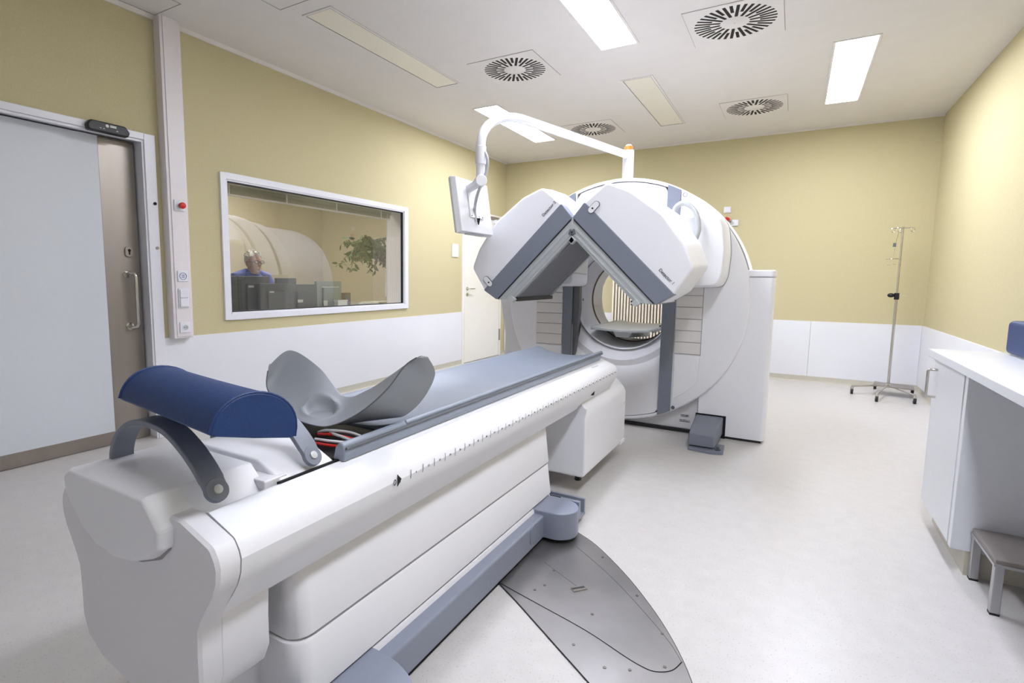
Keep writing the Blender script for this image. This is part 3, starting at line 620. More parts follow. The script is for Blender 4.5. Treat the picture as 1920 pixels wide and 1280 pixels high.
obj('crossbar_slot', MB().box(2.99, 3.06, -5.2175, -5.214, .125, .128).box(3.13, 3.14, -5.217, -5.2145, .05, .06), BLACK, br)
# docking unit hanging below the far end
DKP = rpoly([(2.98, .548), (3.052, .468), (3.052, .100), (2.44, .100), (2.44, .468), (2.51, .548)], .03)
dk = obj('docking_unit', MB().loft([[(x, -4.845+(.0 if z < .47 else .05), z) for x, z in DKP], [(x, -4.03, z) for x, z in DKP]]), SHELL, TB, bevel=.012)
obj('docking_foot', MB().cyl((3.0, -4.80, .10), (3.0, -4.80, .088), .02).cyl((3.0, -4.80, .088), (3.0, -4.80, .072), .009).cyl((3.0, -4.80, .078), (3.0, -4.80, .07), .02), BLACK, dk)
for z in (.38, .22): obj('docking_screw', MB().cyl((3.052, -4.07, z), (3.056, -4.07, z), .006, 10), FRAME, dk)
obj('edge_clip', MB().box(3.05, 3.058, -4.14, -4.04, .105, .13), SHELL, dk, bevel=.003)
obj('rail_pin', MB().cyl((2.99, -5.06, .515), (3.0, -5.06, .515), .008, 10), BLACK, TB)
obj('rail_marker', MB().prism([(-4.72, .548), (-4.69, .575), (-4.70, .548)], 'x', 2.99, 3.0455), BLACK, TB)
obj('rail_recess', MB().prism([(x, y) for x, y in rr(2.966, 3.0, -4.60, -4.50, .01)], 'z', .6855, .690).xf(Matrix.Identity(4)), SHELL2, TB)
# scale printed on the right rail
def rail_pt(f):   # point on the bevel between z .672 and .60
    P = [(3.030, .672), (3.046, .664), (3.056, .650), (3.061, .630), (3.058, .600)]
    return P
sc_m = MB(); L_ = 2.16; n = 72
for k in range(1, n):
    y = -6.46+k*L_/n*1.0
    if k % 2: sc_m.loft([[(3.0615, y-.0012, .644), (3.0615, y+.0012, .644)], [(3.0622, y-.0012, .632), (3.0622, y+.0012, .632)], [(3.0605, y-.0012, .618), (3.0605, y+.0012, .618)]], closed=False, cap=False)
sco = obj('scale_ticks', sc_m, INK, TB); sco['kind'] = 'stuff'
for k in range(2, n, 2):
    y = -6.46+k*L_/n
    text('scale_number', str(k*3 if k*3 < 200 else k*3-200+200), .010, frame_m((3.0628, y-.008, .628), (0, 1, 0), (.05, 0, 1)), INK, TB, .0003)
obj('zero_mark', MB().prism([(-6.492, .615), (-6.475, .632), (-6.492, .649)], 'x', 3.0612, 3.0632), BLACK, TB)
text('zero_lettering', '0 0', .026, frame_m((3.0634, -6.512, .622), (0, 1, 0), (.05, 0, 1)), INK, TB, .0003)
# mattress pad
def padsec(y, zc=.712):
    top = []; n = 14
    for k in range(n+1):
        t = -1+2*k/n; x = TX+.218*t
        z = zc+.044*abs(t)**2.2
        top.append((x, y, z))
    bot = [(p[0]*1.0, y, p[2]-.022) for p in top[::-1]]
    edge_r = [(TX+.226, y, .750), (TX+.224, y, .736)]; edge_l = [(TX-.224, y, .736), (TX-.226, y, .750)]
    return top + edge_r + bot + edge_l
obj('mattress_pad', MB().loft([padsec(-6.33), padsec(-6.0), padsec(-5.4), padsec(-4.9), padsec(-4.34), padsec(-4.325)]), PAD, TB, bevel=.004, angle=50)
for s_ in (1, -1):
    P = [(TX+s_*.180, .700), (TX+s_*.222, .700), (TX+s_*.228, .722), (TX+s_*.222, .748), (TX+s_*.208, .754), (TX+s_*.192, .742)]
    obj('pad_edge_roll', MB().prism(P, 'y', -6.605, -4.36), PAD, TB, bevel=.006)
    obj('edge_piping', MB().tube([(TX+s_*.2285, y, .738) for y in (-6.6, -4.34)], .004, 6), DGREY, TB)
obj('cable_tray', MB().box(2.56, 2.93, -6.61, -6.30, .698, .706), BLACK, TB)
# curved restraint arches over the head cover
def arch(y0, name):
    ctr = spline([(2.545, .722), (2.548, .760), (2.575, .805), (2.63, .842), (2.70, .856), (2.78, .848), (2.84, .820), (2.882, .790), (2.912, .762), (2.932, .738)], 5)
    rings = []
    for i, p in enumerate(ctr):
        d = (ctr[min(i+1, len(ctr)-1)]-ctr[max(i-1, 0)]).normalized(); nrm = Vector((-d.y, d.x))
        w = .027 if i < len(ctr)-4 else .0255
        a = p+nrm*.007; b = p-nrm*.007
        rings.append([(a.x, y0-w, a.y), (a.x, y0+w, a.y), (b.x, y0+w, b.y), (b.x, y0-w, b.y)])
    o = obj(name, MB().loft(rings), GREY, TB, bevel=.003)
    d = Vector((.027, 0, -.042)).normalized(); nn = Vector((.042, 0, .027)).normalized(); c = Vector((2.934, y0, .735))
    yy = Vector((0, 1, 0)); R_ = .0265
    rim = lambda h, r: [tuple(c+nn*h+(d*math.cos(t)+yy*math.sin(t))*r) for t in [2*PI*k/24 for k in range(24)]]
    obj('arch_end', MB().loft([rim(-.007, R_), rim(.007, R_)]), GREY, o, bevel=.002)
    obj('pivot_bolt', MB().loft([rim(.007, .010), rim(.011, .010), rim(.012, .006)]), LGREY, o)
    return o
arch(-6.955, 'restraint_arch'); arch(-6.685, 'restraint_arch')
# ------------------------------------------------------------------ things on the table
bol = MB(); n = 18
L_, W2, H2 = .454, .097, .094
def dsec(x, f=1.0):
    P = [(x, -W2*f, .006), (x, -W2*f*.98, 0)]
    P = []
    for k in range(n+1):
        t = PI*k/n; P.append((x, -W2*f*math.cos(t)*1.0, .004+(H2-.004)*f*math.sin(t)**.85))
    P += [(x, W2*f*.93, 0), (x, 0, -.002), (x, -W2*f*.93, 0)]
    return P
bol.loft([dsec(-L_/2, .96), dsec(-L_/2+.004, 1.0), dsec(-L_*.25, .985), dsec(0, .98), dsec(L_*.25, .985), dsec(L_/2-.004, 1.0), dsec(L_/2, .965)])
RM = Matrix.Translation((2.821, -6.908, .870)) @ Euler((-.241, .013, -.125)).to_matrix().to_4x4()
B = thing('bolster_cushion', 'navy blue half-round bolster lying on the grey arches of the table', 'cushion', (2.821, -6.908, .87))
obj('cover', bol.xf(RM), BLUE, B, bevel=.004)
pipe = [Vector(p) for p in dsec(L_/2-.003, 1.005)[:n+1]]
obj('piping', MB().tube([RM @ p for p in pipe], .0028, 6), BLUE, B); obj('piping', MB().tube([RM @ Vector(p) for p in dsec(-L_/2+.003, 1.005)[:n+1]], .0028, 6), BLUE, B)
# moulded knee / head trough with raised wings
Nn = [(2.463, -6.445, .880), (2.475, -6.455, .815), (2.60, -6.475, .752), (2.745, -6.50, .744), (2.83, -6.497, .760), (2.905, -6.46, .805), (2.955, -6.405, .868), (2.985, -6.36, .933), (3.012, -6.335, .959)]
Ff = [(2.462, -6.440, .896), (2.480, -6.362, .943), (2.575, -6.32, .885), (2.672, -6.30, .792), (2.755, -6.27, .818), (2.84, -6.25, .875), (2.905, -6.25, .918), (2.970, -6.27, .950), (3.018, -6.318, .963)]
Bb = [(2.460, -6.434, .903), (2.470, -6.30, .86), (2.58, -6.30, .775), (2.74, -6.27, .752), (2.86, -6.30, .750), (2.945, -6.32, .762), (2.996, -6.285, .815), (3.024, -6.255, .895), (3.027, -6.298, .958)]
ns, fs, bs = spline(Nn, 12), spline(Ff, 12), spline(Bb, 12)
dimc = Vector((2.672, -6.405, .800)); dimn = Vector((.34, -.30, .89)).normalized()
rings = []
for a, f, b in zip(ns, fs, bs):
    R_ = []
    for k in range(30):
        t = k/30; p = a.lerp(f, t); p.z -= min(.020, .14*(f-a).length)*math.sin(PI*t)
        q = p-dimc; q -= dimn*q.dot(dimn); r = q.length/.052
        if r < 1.5: p = p - dimn*(.026*max(0, 1-r**3) if r < 1 else 0) + dimn*.004*math.exp(-((r-1.10)/.14)**2)
        R_.append(p)
    for k in range(4): R_.append(f.lerp(b, k/4))
    for k in range(12):
        t = k/12; p = b.lerp(a, t); p += Vector((.35, .0, -.25))*min(.02, .14*(a-b).length)*math.sin(PI*t); R_.append(p)
    rings.append([tuple(p) for p in R_])
KR = thing('head_trough', 'grey moulded trough cushion with two raised wings and round dimple', 'cushion', (2.745, -6.38, .75))
obj('trough_shell', MB().loft(rings), TROUGH, KR, angle=52)
obj('rim_piping', MB().tube([tuple(p) for p in ns], .0022, 6), DGREY, KR)
cb = thing('cable_bundle', 'bundle of red, white and grey cables below the grey trough cushion', 'cables', (2.85, -6.52, .71))
for i, (pts, m) in enumerate((([(2.76, -6.50, .722), (2.82, -6.52, .742), (2.89, -6.50, .742), (2.925, -6.47, .722)], LGREY), ([(2.77, -6.51, .720), (2.85, -6.525, .735), (2.91, -6.50, .724)], RED),
        ([(2.79, -6.54, .716), (2.86, -6.55, .724), (2.925, -6.52, .720)], FRAME), ([(2.82, -6.51, .732), (2.87, -6.53, .738), (2.93, -6.505, .718)], LGREY), ([(2.80, -6.56, .712), (2.88, -6.56, .716), (2.93, -6.53, .714)], RED))):
    obj('cable', MB().tube(spline([(x, y, z+.004) for x, y, z in pts], 6), .0042, 8), m, cb)
# ------------------------------------------------------------------ floor plate
FP = thing('floor_plate', 'lens-shaped brushed steel plate let into the floor beside the table', 'floor plate', (3.4, -5.8, 0))
arcp = spline([(2.98, -5.19), (3.10, -5.235), (3.183, -5.288), (3.295, -5.362), (3.463, -5.524), (3.605, -5.693), (3.714, -5.851), (3.803, -6.022), (3.855, -6.19), (3.875, -6.41)], 4)
out = [(p.x, p.y) for p in arcp] + [(3.537, -6.183), (3.177, -5.935), (3.052, -5.855), (2.80, -5.68), (2.80, -5.19)]
obj('plate', MB().prism(out[::-1], 'z', .0005, .004), PLATE, FP)
gr = spline([(3.052, -5.857, .0045), (3.25, -5.908, .0045), (3.455, -5.962, .0045), (3.60, -6.018, .0045), (3.66, -6.036, .0045), (3.70, -6.036, .0045), (3.742, -6.005, .0045), (3.762, -5.95, .0045)], 6)
obj('groove', MB().tube(gr, .0016, 5), DARKN, FP)
obj('inner_groove', MB().tube(spline([(3.762, -5.95, .004), (3.70, -5.86, .004), (3.55, -5.70, .004), (3.40, -5.56, .004), (3.22, -5.42, .004)], 6), .0012, 5), DGREY, FP)
obj('inner_groove', MB().tube([(3.33, -5.72, .004), (3.15, -5.62, .004)], .0011, 5), DGREY, FP)
obj('edge_line', MB().tube([(3.052, -5.857, .003), (3.177, -5.937, .003), (3.537, -6.185, .003), (3.875, -6.412, .003)], .0016, 5).tube([(p.x, p.y, .003) for p in arcp], .0016, 5), DARKN, FP)
for x, y in ((3.22, -5.78), (3.20, -5.83), (3.44, -5.86), (3.55, -5.66), (3.72, -6.0), (3.63, -6.07), (3.56, -6.10), (3.44, -6.05), (3.79, -6.12), (3.68, -5.84), (3.35, -5.45), (3.21, -5.66)):
    obj('plate_screw', MB().cyl((x, y, .003), (x, y, .0055), .0055, 12), SCREWM, FP)
sk_ = Matrix.Rotation(.85, 4, 'Z'); sk_.translation = Vector((3.345, -5.735, .004))
rp_ = obj('rating_plate', MB().box(-.030, .030, -.013, .013, 0, .003).xf(sk_), CHROME, FP)
obj('rating_print', MB().box(-.026, .026, .0, .010, .003, .0034).xf(sk_), INK, rp_)
# ------------------------------------------------------------------ right side: cabinet, worktop, box, step
CB = thing('base_cabinet', 'white laminate base cabinet with one door under the worktop', 'cabinet', (4.94, -4.48, 0))
obj('carcass', MB().box(4.645, RW-.014, -4.75, -4.20, .115, .838), CAB, CB, bevel=.002)
dr_ = obj('door', MB().box(4.620, 4.641, -4.745, -4.205, .112, .832), CAB, CB, bevel=.002)
obj('handle', MB().tube([(4.62, -4.285, .785), (4.588, -4.285, .785), (4.583, -4.285, .778), (4.583, -4.285, .66), (4.588, -4.285, .652), (4.62, -4.285, .652)], .006, 10), CHROME, dr_)
obj('side_panel', MB().box(4.622, RW-.014, -4.795, -4.755, .105, .838), CAB, CB, bevel=.002)
obj('panel_gap', MB().box(4.630, 5.2, -4.7555, -4.7495, .115, .838), DARKN, CB)
obj('plinth', MB().box(4.672, RW-.014, -4.79, -4.21, 0, .113), BASE, CB)
obj('panel_dowel', MB().cyl((4.70, -4.795, .79), (4.70, -4.7965, .79), .004, 8), BLACK, CB)
WT = obj('worktop', MB().box(4.598, RW-.013, -8.2, -4.15, .840, .876), CAB, None, bevel=.003); tag(WT, 'long white worktop along the right wall', 'worktop')
C2 = thing('base_cabinet', 'white base cabinet carrying the rear end of the worktop, behind the camera', 'cabinet', (4.94, -7.9, 0))
obj('carcass', MB().box(4.645, RW-.014, -8.2, -7.6, 0, .838), CAB, C2); d_ = obj('door', MB().box(4.62, 4.641, -8.19, -7.61, .1, .83), CAB, C2)
obj('handle', MB().tube([(4.62, -7.7, .78), (4.588, -7.7, .78), (4.588, -7.7, .65), (4.62, -7.7, .65)], .006, 10), CHROME, d_)
bb = thing('blue_case', 'navy blue rounded case standing on the worktop, cut by the right edge', 'case', (4.98, -4.42, .876))
obj('case_body', MB().box(4.868, 5.12, -4.66, -4.205, .880, 1.035), BLUE, bb, bevel=.022, seg=4)
obj('case_base', MB().box(4.885, 5.10, -4.64, -4.225, .876, .886), LGREY, bb)
S = thing('step_stool', 'low step stool with grey top and square aluminium legs under the worktop', 'step stool', (4.9, -4.9, 0))
obj('step_top', MB().box(4.684, 5.12, -5.095, -4.80, .188, .212), STOOLT, S, bevel=.004)
obj('top_edge', MB().box(4.680, 5.124, -5.099, -4.798, .186, .196), ALU, S)
for x in (4.684, 5.092):
    for y in (-5.095, -4.828):
        l = obj('leg', MB().box(x, x+.028, y, y+.028, .008, .188), ALU, S, bevel=.002)
        obj('rubber_foot', MB().box(x, x+.028, y, y+.028, 0, .008), RUB, l)
# ------------------------------------------------------------------ drip stand
V = thing('drip_stand', 'chrome wheeled drip stand before the white back wall panels', 'drip stand', (4.945, -.39, 0))
px, py = 4.945, -.39
obj('pole', MB().cyl((px, py, .08), (px, py, 1.02), .0135, 16), CHROME, V)
obj('upper_pole', MB().cyl((px, py, 1.0), (px, py, 1.80), .010, 16), CHROME, V)
cl = obj('clamp', MB().cyl((px, py, 1.03), (px, py, 1.10), .023, 16).sphere((px-.05, py-.01, 1.075), .030, 10, (1.1, 1, .8)), BLACK, V)
obj('clamp_lever', MB().tube([(px+.02, py, 1.08), (px+.06, py, 1.075), (px+.10, py, 1.062)], .003, 6), CHROME, cl)
for i, (a, wx, wy) in enumerate(((0, 4.606, -.60), (0, 4.79, -.93), (0, 5.11, -.84), (0, 5.17, -.30), (0, 4.86, -.13))):
    lg = obj('leg', MB().tube([(px, py, .10), (wx, wy, .085)], .0105, 10), CHROME, V)
    w = obj('caster', MB().cyl((wx-.011, wy, .03), (wx+.011, wy, .03), .03, 20), RUB, lg)
    obj('caster_fork', MB().box(wx-.016, wx+.016, wy-.012, wy+.012, .03, .075).cyl((wx, wy, .07), (wx, wy, .088), .012), CHROME, lg, bevel=.003)
obj('base_tray', MB().prism([(4.79, -.52), (5.14, -.60), (5.17, -.33), (4.86, -.25)], 'z', .098, .106), STEEL, V)
hk = obj('hook_bar', MB().tube([(4.87, py, 1.785), (5.02, py, 1.785)], .005, 8).tube([(px, py-.08, 1.785), (px, py+.08, 1.785)], .005, 8), CHROME, V)
for x, y in ((4.862, py), (5.028, py), (4.90, py-.09), (px, py+.09)):
    obj('hook', MB().tube([(x+.018*math.cos(a), y, 1.765+.022*math.sin(a)) for a in [-PI*.9+k*PI*1.7/10 for k in range(11)]], .0035, 6), CHROME, hk)
HB = thing('hanging_bottle_holder', 'thin wire bottle holder hanging from the drip stand hook', 'holder', (4.88, -.47, 1.5))
obj('wire', MB().tube(spline([(4.90, -.48, 1.745), (4.895, -.48, 1.70), (4.885, -.48, 1.64), (4.872, -.48, 1.45)], 5), .0022, 6), CHROME, HB)
obj('grip', MB().box(4.862, 4.888, -.49, -.47, 1.585, 1.625), DGREY, HB)
for z, r in ((1.46, .055), (1.40, .035)):
    obj('wire_ring', MB().tube([(4.865+r*math.cos(a), -.48+r*math.sin(a), z+.004*math.cos(a)) for a in [2*PI*k/20 for k in range(21)]], .0025, 6), CHROME, HB)
obj('pole_arm', MB().tube([(4.865, -.48, 1.46), (4.93, -.41, 1.46)], .0025, 6), CHROME, HB)
# ------------------------------------------------------------------ back wall fittings
t = thing('wall_socket', 'small white double socket plate high on the back wall above the gas outlet', 'socket', (3.19, 0, 2.08))
obj('cover_plate', MB().box(3.15, 3.235, -.014, 0, 2.075, 2.15), FRAME, t, bevel=.004)
obj('rocker', MB().box(3.16, 3.225, -.020, -.014, 2.085, 2.14), FRAME, t, bevel=.003)
t = thing('gas_outlet', 'wall gas outlet with red cap and chrome valve beside the scanner rim', 'outlet', (3.25, 0, 1.95))
obj('wall_plate', MB().box(3.25, 3.33, -.02, 0, 1.905, 1.985), FRAME, t, bevel=.008)
obj('valve', MB().cyl((3.265, -.02, 1.945), (3.265, -.07, 1.935), .018), LGREY, t)
obj('red_cap', MB().cyl((3.19, -.01, 2.0), (3.205, -.05, 1.985), .026), RED, t)
obj('connector', MB().tube([(3.205, -.03, 1.985), (3.265, -.06, 1.935)], .009, 8), DGREY, t)
RD = thing('radiator', 'white vertical column radiator on the back wall seen through the bore', 'radiator', (2.15, -.05, .15))
for k in range(21):
    x = 1.785+k*.042
    obj('column', MB().prism(rr(x-.0115, x+.0115, -.095, -.045, .006, 3), 'z', .20, 1.92), RADM, RD)
for z in (.20, 1.88): obj('header_pipe', MB().box(1.77, 2.64, -.082, -.058, z, z+.04), FRAME, RD, bevel=.005)
obj('back_panel', MB().box(1.775, 2.637, -.038, -.0135, .20, 1.92), BROWN, RD)
for x in (1.9, 2.5): obj('wall_bracket', MB().box(x-.01, x+.01, -.05, -.0125, .6, .64), FRAME, RD)
# ------------------------------------------------------------------ control room beyond the window
st('wall_control_far', MB().box(-3.2, -3.1, -7.0, -.2, 0, 2.7), CWALL)
st('wall_control_left', MB().box(-3.1, -.25, -7.0, -6.9, 0, 2.7), CWALL)
st('wall_control_right', MB().box(-3.1, -.25, -.9, -.8, 0, 2.7), CWALL)
st('ceiling_control', MB().box(-3.2, -.25, -7.0, -.8, 2.7, 2.8), CEIL)
t = thing('control_room_fill_lamp', 'unseen ceiling lamp added to light the control room, above the window', 'ceiling light', (-1.6, -3.2, 2.7))  # added lamp, never in view, brightens the control room
obj('lamp_frame', MB().box(-1.95, -1.25, -3.85, -2.55, 2.68, 2.70), CEIL, t); obj('diffuser', MB().box(-1.9, -1.3, -3.8, -2.6, 2.672, 2.681), CTL, t)
cd_ = st('door_3', MB().box(-3.1, -3.07, -4.75, -3.95, 0, 2.05), DOOR2)
st('door_frame', MB().box(-3.1, -3.05, -4.82, -4.75, 0, 2.12).box(-3.1, -3.05, -3.95, -3.88, 0, 2.12).box(-3.1, -3.05, -4.82, -3.88, 2.05, 2.12), FRAME, cd_)
ch = st('door_glass', MB().box(-3.07, -3.066, -4.6, -4.1, .9, 1.9), LGREY, cd_)
bl = thing('window_blind', 'raised aluminium venetian blind along the top of the control window', 'blind', (-.2, -3.7, 1.95))
obj('headrail', MB().box(-.20, -.165, -4.86, -2.60, 1.93, 1.965), BLINDM, bl, bevel=.003)
for k in range(6): obj('slat', MB().box(-.195, -.17, -4.855, -2.605, 1.896+k*.0055, 1.898+k*.0055), BLINDM, bl)
obj('bottom_rail', MB().box(-.197, -.168, -4.855, -2.605, 1.876, 1.888), FRAME, bl, bevel=.002)
for y in (-4.72, -4.12, -3.48, -2.78): obj('ladder_tape', MB().box(-.166, -.163, y-.008, y+.008, 1.874, 1.965), FRAME, bl)
obj('tilt_wand', MB().cyl((-.16, -2.68, 1.95), (-.15, -2.72, 1.15), .004, 8), FRAME, bl)
obj('tilt_wand_grip', MB().cyl((-.15, -2.72, 1.15), (-.15, -2.724, .98), .007, 8), FRAME, bl)
DS = thing('control_desk', 'long control desk behind the window carrying the monitors', 'desk', (-.85, -3.6, 0))
obj('desk_top', MB().box(-1.25, -.42, -5.0, -1.6, .745, .775), DESK, DS, bevel=.002)
for y in (-4.95, -3.3, -1.68): obj('leg', MB().box(-1.2, -.5, y, y+.04, 0, .745), DESK, DS)
def monitor(y0, y1, z1, x, label, m=MONB, z0=.80, extras=None, tilt=0):
    t = thing('monitor', label, 'monitor', (x, (y0+y1)/2, .775), 'control desk monitors')
    yc = (y0+y1)/2
    obj('housing', MB().box(x-.035, x, y0, y1, z0, z1), m, t, bevel=.006)
    obj('rear_bulge', MB().box(x, x+.03, y0+.08, y1-.08, z0+.05, z1-.07), m, t, bevel=.012)
    obj('screen', MB().box(x-.037, x-.035, y0+.02, y1-.02, z0+.02, z1-.02), BLACK, t)
    obj('stand', MB().box(x-.03, x+.0, yc-.04, yc+.04, .785, z0+.02).box(x-.05, x+.04, yc-.11, yc+.11, .775, .788), m, t, bevel=.003)
    for k, (a, b, c, d) in enumerate(extras or []):
        obj('sticker', MB().box(x+.030, x+.0312, a, b, c, d), PAPER, t)
    return t
monitor(-4.66, -4.37, 1.20, -.58, 'dark monitor at the left edge of the control window', extras=[(-4.56, -4.50, 1.09, 1.105)])
monitor(-4.34, -3.98, 1.20, -.62, 'dark tall monitor directly before the person', extras=[(-4.25, -4.19, 1.09, 1.11)])
monitor(-4.19, -3.83, 1.13, -.50, 'dark monitor with white sticker, in front of its neighbour', extras=[(-4.10, -4.05, 1.04, 1.055)])
monitor(-3.86, -3.60, 1.185, -.66, 'dark monitor rising behind the pair in the middle', extras=[])
monitor(-3.80, -3.42, 1.12, -.54, 'dark monitor with a light label near its foot', extras=[(-3.72, -3.65, .93, .96)])
tm = monitor(-3.41, -3.03, 1.155, -.56, 'silver-framed monitor with note and white box, right of the dark ones', MONS, extras=[(-3.34, -3.28, .88, .94), (-3.36, -3.10, 1.085, 1.093)])
t = thing('speaker_box', 'small dark box on the desk right of the silver monitor', 'speaker', (-.6, -2.92, .775)); obj('housing', MB().box(-.66, -.56, -2.98, -2.88, .775, 1.02), BROWN, t, bevel=.004); obj('grille', MB().box(-.56, -.558, -2.97, -2.89, .80, 1.0), DGREY, t)
t = thing('white_carton', 'small white carton in front of the silver monitor', 'box', (-.46, -3.13, .775)); obj('carton', MB().box(-.50, -.44, -3.21, -3.06, .775, .94), PAPER, t, bevel=.003); obj('flap', MB().box(-.505, -.435, -3.215, -3.055, .93, .943), FRAME, t)
t = thing('desk_telephone', 'light desk telephone between the dark monitors', 'telephone', (-.45, -3.52, .775))
obj('base', MB().loft([[(-.48, -3.62, .775), (-.38, -3.62, .775), (-.38, -3.62, .80), (-.48, -3.62, .84)], [(-.48, -3.48, .775), (-.38, -3.48, .775), (-.38, -3.48, .80), (-.48, -3.48, .84)]]), LGREY, t, bevel=.004)
obj('handset', MB().box(-.47, -.43, -3.63, -3.46, .845, .87), LGREY, t, bevel=.01)
t = thing('paper_stack', 'stack of white papers at the right end of the control desk', 'papers', (-.7, -2.1, .775))
for k in range(4): obj('sheet', MB().box(-.85, -.55, -2.45+.02*k, -1.9+.015*k, .776+.03*k, .80+.03*k), PAPER, t)
t = thing('note_stand', 'small pale note holder between speaker box and papers', 'holder', (-.5, -2.76, .775)); obj('holder', MB().box(-.52, -.50, -2.80, -2.71, .775, .90), PAPER, t); obj('foot', MB().box(-.55, -.47, -2.80, -2.71, .775, .782), PAPER, t)
# indoor tree
TR = thing('weeping_fig', 'leafy green indoor tree standing in the control room behind the glass', 'plant', (-.9, -2.05, 0))
TRC = Vector((-.95, -2.12, 1.50))
obj('pot', MB().lathe([(0, 0), (.12, 0), (.16, .28), (.165, .30), (.15, .30), (.14, .26), (0, .26)], (-1.25, -1.25, 0), 'z', 24), BROWN, TR)
trk = [(-1.25, -1.25, .24), (-1.24, -1.28, .8), (-1.18, -1.42, 1.25), (-1.10, -1.75, 1.48), (-1.10, -1.98, 1.47)]
trm = MB().tube(spline(trk, 6), .014, 8); lf = MB()
for i in range(40):
    a = random.uniform(0, 2*PI); el = random.uniform(-.5, .75); ln = random.uniform(.24, .46)
    p0 = Vector((-1.12, -2.03, 1.44))+Vector((.1, -.03, .12))*random.random()
    d = Vector((math.cos(a)*math.cos(el)*.7, math.sin(a)*math.cos(el)*.85, math.sin(el)*.8)); p1 = p0+d*ln*.6+Vector((.05, -.05, .10)); p2 = p0+d*ln*1.1+Vector((.08, -.05, -.02))
    pts = spline([p0, p1, p2], 5); trm.tube([tuple(p) for p in pts], .0035, 5)
    for j in range(22):
        q = pts[random.randint(4, len(pts)-1)]+Vector((random.uniform(-.04, .04), random.uniform(-.04, .04), random.uniform(-.05, .03)))
        L1 = random.uniform(.06, .10); w = L1*.20; dd = Vector((random.uniform(-1, 1), random.uniform(-1, 1), random.uniform(-1.5, .1))).normalized(); sd = dd.cross(Vector((random.uniform(-1, 1), random.uniform(-1, 1), .3))).normalized()
        nn_ = dd.cross(sd)
        v = [lf.bm.verts.new(p) for p in (q, q+dd*L1*.35+sd*w, q+dd*L1*.7+sd*w*.8, q+dd*L1, q+dd*L1*.7-sd*w*.8, q+dd*L1*.35-sd*w)]
        mid = lf.bm.verts.new(q+dd*L1*.5+nn_*w*.35)
        for k in range(6): lf.bm.faces.new((v[k], v[(k+1) % 6], mid))
obj('trunk', trm, BARK, TR); l_ = obj('foliage', lf, LEAF, TR, angle=80); l_['kind'] = 'stuff'
# person at the desk
PR = thing('person', 'grey-haired person in blue scrubs and glasses at the control desk looking down', 'person', (-1.15, -3.95, 0))
hx, hy, hz = -1.20, -3.72, 1.335
body = MB()
body.sphere((hx, hy, hz+.025), .088, 12, (1.08, .90, 1.15))                 # skull
body.sphere((hx+.018, hy, hz-.045), .062, 10, (1.0, .92, 1.15))             # jaw
body.sphere((hx+.070, hy, hz-.092), .020, 6, (1, 1.2, .8))                  # chin
body.loft([[(hx+.078, hy-.009, hz+.03), (hx+.078, hy+.009, hz+.03), (hx+.07, hy, hz+.04)], [(hx+.115, hy-.016, hz-.022), (hx+.115, hy+.016, hz-.022), (hx+.085, hy, hz-.015)]])   # nose
for s_ in (1, -1):
    body.sphere((hx-.005, hy+s_*.084, hz-.0), .026, 6, (.8, .4, 1.2))        # ears
    body.sphere((hx+.076, hy+s_*.033, hz+.045), .018, 6, (.7, 1.4, .5))      # brows
body.sphere((hx+.088, hy, hz-.055), .015, 6, (.7, 1.7, .45))                # lips
body.tube([(hx-.01, hy, hz-.03), (hx-.045, hy, hz-.17)], [.056, .062], 14)  # neck
hz += .065
body.tube([(hx-.05, hy, hz-.15), (hx-.07, hy, hz-.30), (hx-.09, hy, hz-.55), (hx-.11, hy, hz-.86)], [.09, .15, .14, .15], 16)
for s_ in (1, -1):
    sh_ = Vector((hx-.05, hy+s_*.19, hz-.215)); el_ = Vector((hx+.06, hy+s_*.25, hz-.45)); wr_ = Vector((hx+.27, hy+s_*.17, hz-.575))
    body.tube([(hx-.05, hy+s_*.05, hz-.17), tuple(sh_)], [.06, .055], 12)
    body.tube([tuple(sh_), tuple(el_), tuple(wr_)], [.052, .042, .028], 12)
    body.sphere(tuple(wr_+Vector((.045, 0, -.004))), .038, 8, (1.15, .95, .4))
    for f, (dy, ln) in enumerate(((-.028, .062), (-.009, .072), (.010, .068), (.028, .052))):
        b0 = wr_+Vector((.075, dy, -.002)); body.tube([tuple(b0), tuple(b0+Vector((ln*.55, dy*.15, .004))), tuple(b0+Vector((ln, dy*.2, -.014)))], [.0095, .009, .0075], 8)
    tb = wr_+Vector((.03, -s_*.035, -.002)); body.tube([tuple(tb), tuple(tb+Vector((.03, -s_*.022, 0))), tuple(tb+Vector((.055, -s_*.026, -.008)))], [.012, .010, .0085], 8)
    hp_ = Vector((hx-.10, hy+s_*.09, hz-.87)); kn = Vector((hx+.33, hy+s_*.12, hz-.86)); an = Vector((hx+.30, hy+s_*.12, .10))
    body.tube([tuple(hp_), tuple(kn), tuple(an)], [.085, .062, .042], 12)
    body.tube([tuple(an), (an.x+.08, an.y, .045), (an.x+.17, an.y, .03)], [.045, .04, .028], 10)
bo = obj('body', body, SKIN, PR); rm = bo.modifiers.new('r', 'REMESH'); rm.mode = 'VOXEL'; rm.voxel_size = .008; rm.use_smooth_shade = True
sm = bo.modifiers.new('s', 'SMOOTH'); sm.iterations = 3
sc_ = MB()
sc_.tube([(hx-.045, hy, hz-.145), (hx-.05, hy, hz-.19), (hx-.07, hy, hz-.32), (hx-.09, hy, hz-.55), (hx-.11, hy, hz-.84)], [.075, .115, .165, .16, .17], 20)
for s_ in (1, -1):
    sh_ = Vector((hx-.05, hy+s_*.19, hz-.215)); el_ = Vector((hx+.06, hy+s_*.25, hz-.45))
    sc_.tube([(hx-.05, hy+s_*.05, hz-.185), tuple(sh_), tuple(sh_.lerp(el_, .75))], [.075, .070, .062], 14)
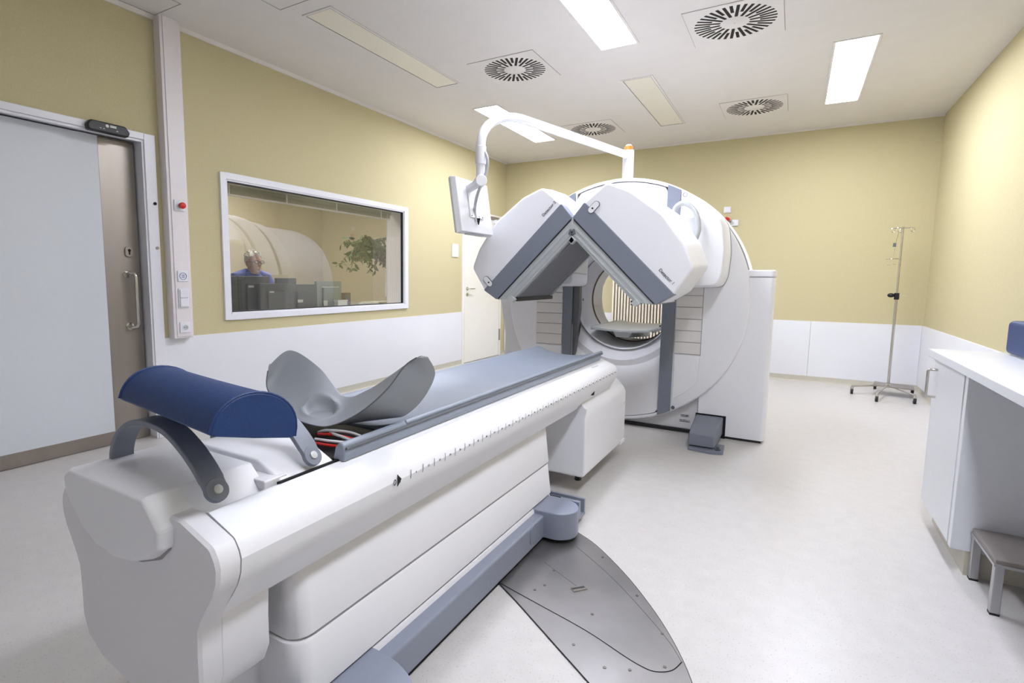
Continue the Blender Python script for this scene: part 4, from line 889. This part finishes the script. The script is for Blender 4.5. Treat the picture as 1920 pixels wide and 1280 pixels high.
so = obj('scrub_top', sc_, SCRUB, PR); rm = so.modifiers.new('r', 'REMESH'); rm.mode = 'VOXEL'; rm.voxel_size = .009; rm.use_smooth_shade = True
tr_ = MB()
for s_ in (1, -1):
    hp_ = Vector((hx-.10, hy+s_*.09, hz-.87)); kn = Vector((hx+.33, hy+s_*.12, hz-.86)); an = Vector((hx+.30, hy+s_*.12, .16))
    tr_.tube([tuple(hp_), tuple(kn), tuple(an)], [.10, .075, .062], 14)
obj('scrub_trousers', tr_, SCRUB, PR)
hz -= .065
hr = MB()
hr.sphere((hx-.014, hy, hz+.052), .094, 12, (1.02, .95, 1.05))
for i in range(60):
    a = random.uniform(0, 2*PI); e_ = random.uniform(.1, 1.5); p = Vector((hx-.014, hy, hz+.055))+Vector((math.cos(a)*math.cos(e_)*.094, math.sin(a)*math.cos(e_)*.088, math.sin(e_)*.098))
    if p.x > hx+.045 and p.z < hz+.10: continue
    hr.sphere(tuple(p), random.uniform(.010, .016), 5)
ho = obj('hair', hr, HAIR, PR)
# keep the hair off the face
bmh = bmesh.new(); bmh.from_mesh(ho.data)
bmesh.ops.bisect_plane(bmh, geom=bmh.verts[:]+bmh.edges[:]+bmh.faces[:], plane_co=(hx+.045, hy, hz+.075), plane_no=(.75, 0, -.66), clear_outer=True)
bmh.to_mesh(ho.data); bmh.free()
gl = MB()
for s_ in (1, -1):
    gl.tube([(hx+.100, hy+s_*.034+.026*math.cos(a), hz+.018+.018*math.sin(a)) for a in [2*PI*k/16 for k in range(17)]], .0022, 5)
    gl.tube([(hx+.100, hy+s_*.060, hz+.022), (hx+.06, hy+s_*.088, hz+.020), (hx-.005, hy+s_*.092, hz+.018)], .002, 5)
gl.tube([(hx+.103, hy-.008, hz+.022), (hx+.103, hy+.008, hz+.022)], .0022, 5)
obj('glasses', gl, BLACK, PR)
for s_ in (1, -1): obj('eye', MB().sphere((hx+.082, hy+s_*.033, hz+.018), .012, 6), PAPER, PR)
OC = thing('office_chair', 'dark office chair carrying the seated person in scrubs', 'chair', (-1.22, -3.9, 0))
obj('seat', MB().prism(rr(-1.52, -1.12, -4.01, -3.57, .08), 'z', .395, .435), BLACK, OC, bevel=.012)
obj('backrest', MB().box(-1.58, -1.53, -3.97, -3.61, .55, 1.0), BLACK, OC, bevel=.02)
obj('back_bracket', MB().box(-1.54, -1.51, -3.82, -3.76, .38, .7), DGREY, OC)
obj('gas_column', MB().cyl((-1.32, -3.79, .08), (-1.32, -3.79, .40), .025), CHROME, OC)
for k in range(5):
    a = 2*PI*k/5; q = (-1.32+.28*math.cos(a), -3.79+.28*math.sin(a))
    l = obj('leg', MB().tube([(-1.32, -3.79, .09), (q[0], q[1], .07)], .018, 8), DGREY, OC); obj('caster', MB().cyl((q[0]-.012, q[1], .028), (q[0]+.012, q[1], .028), .028), RUB, l)
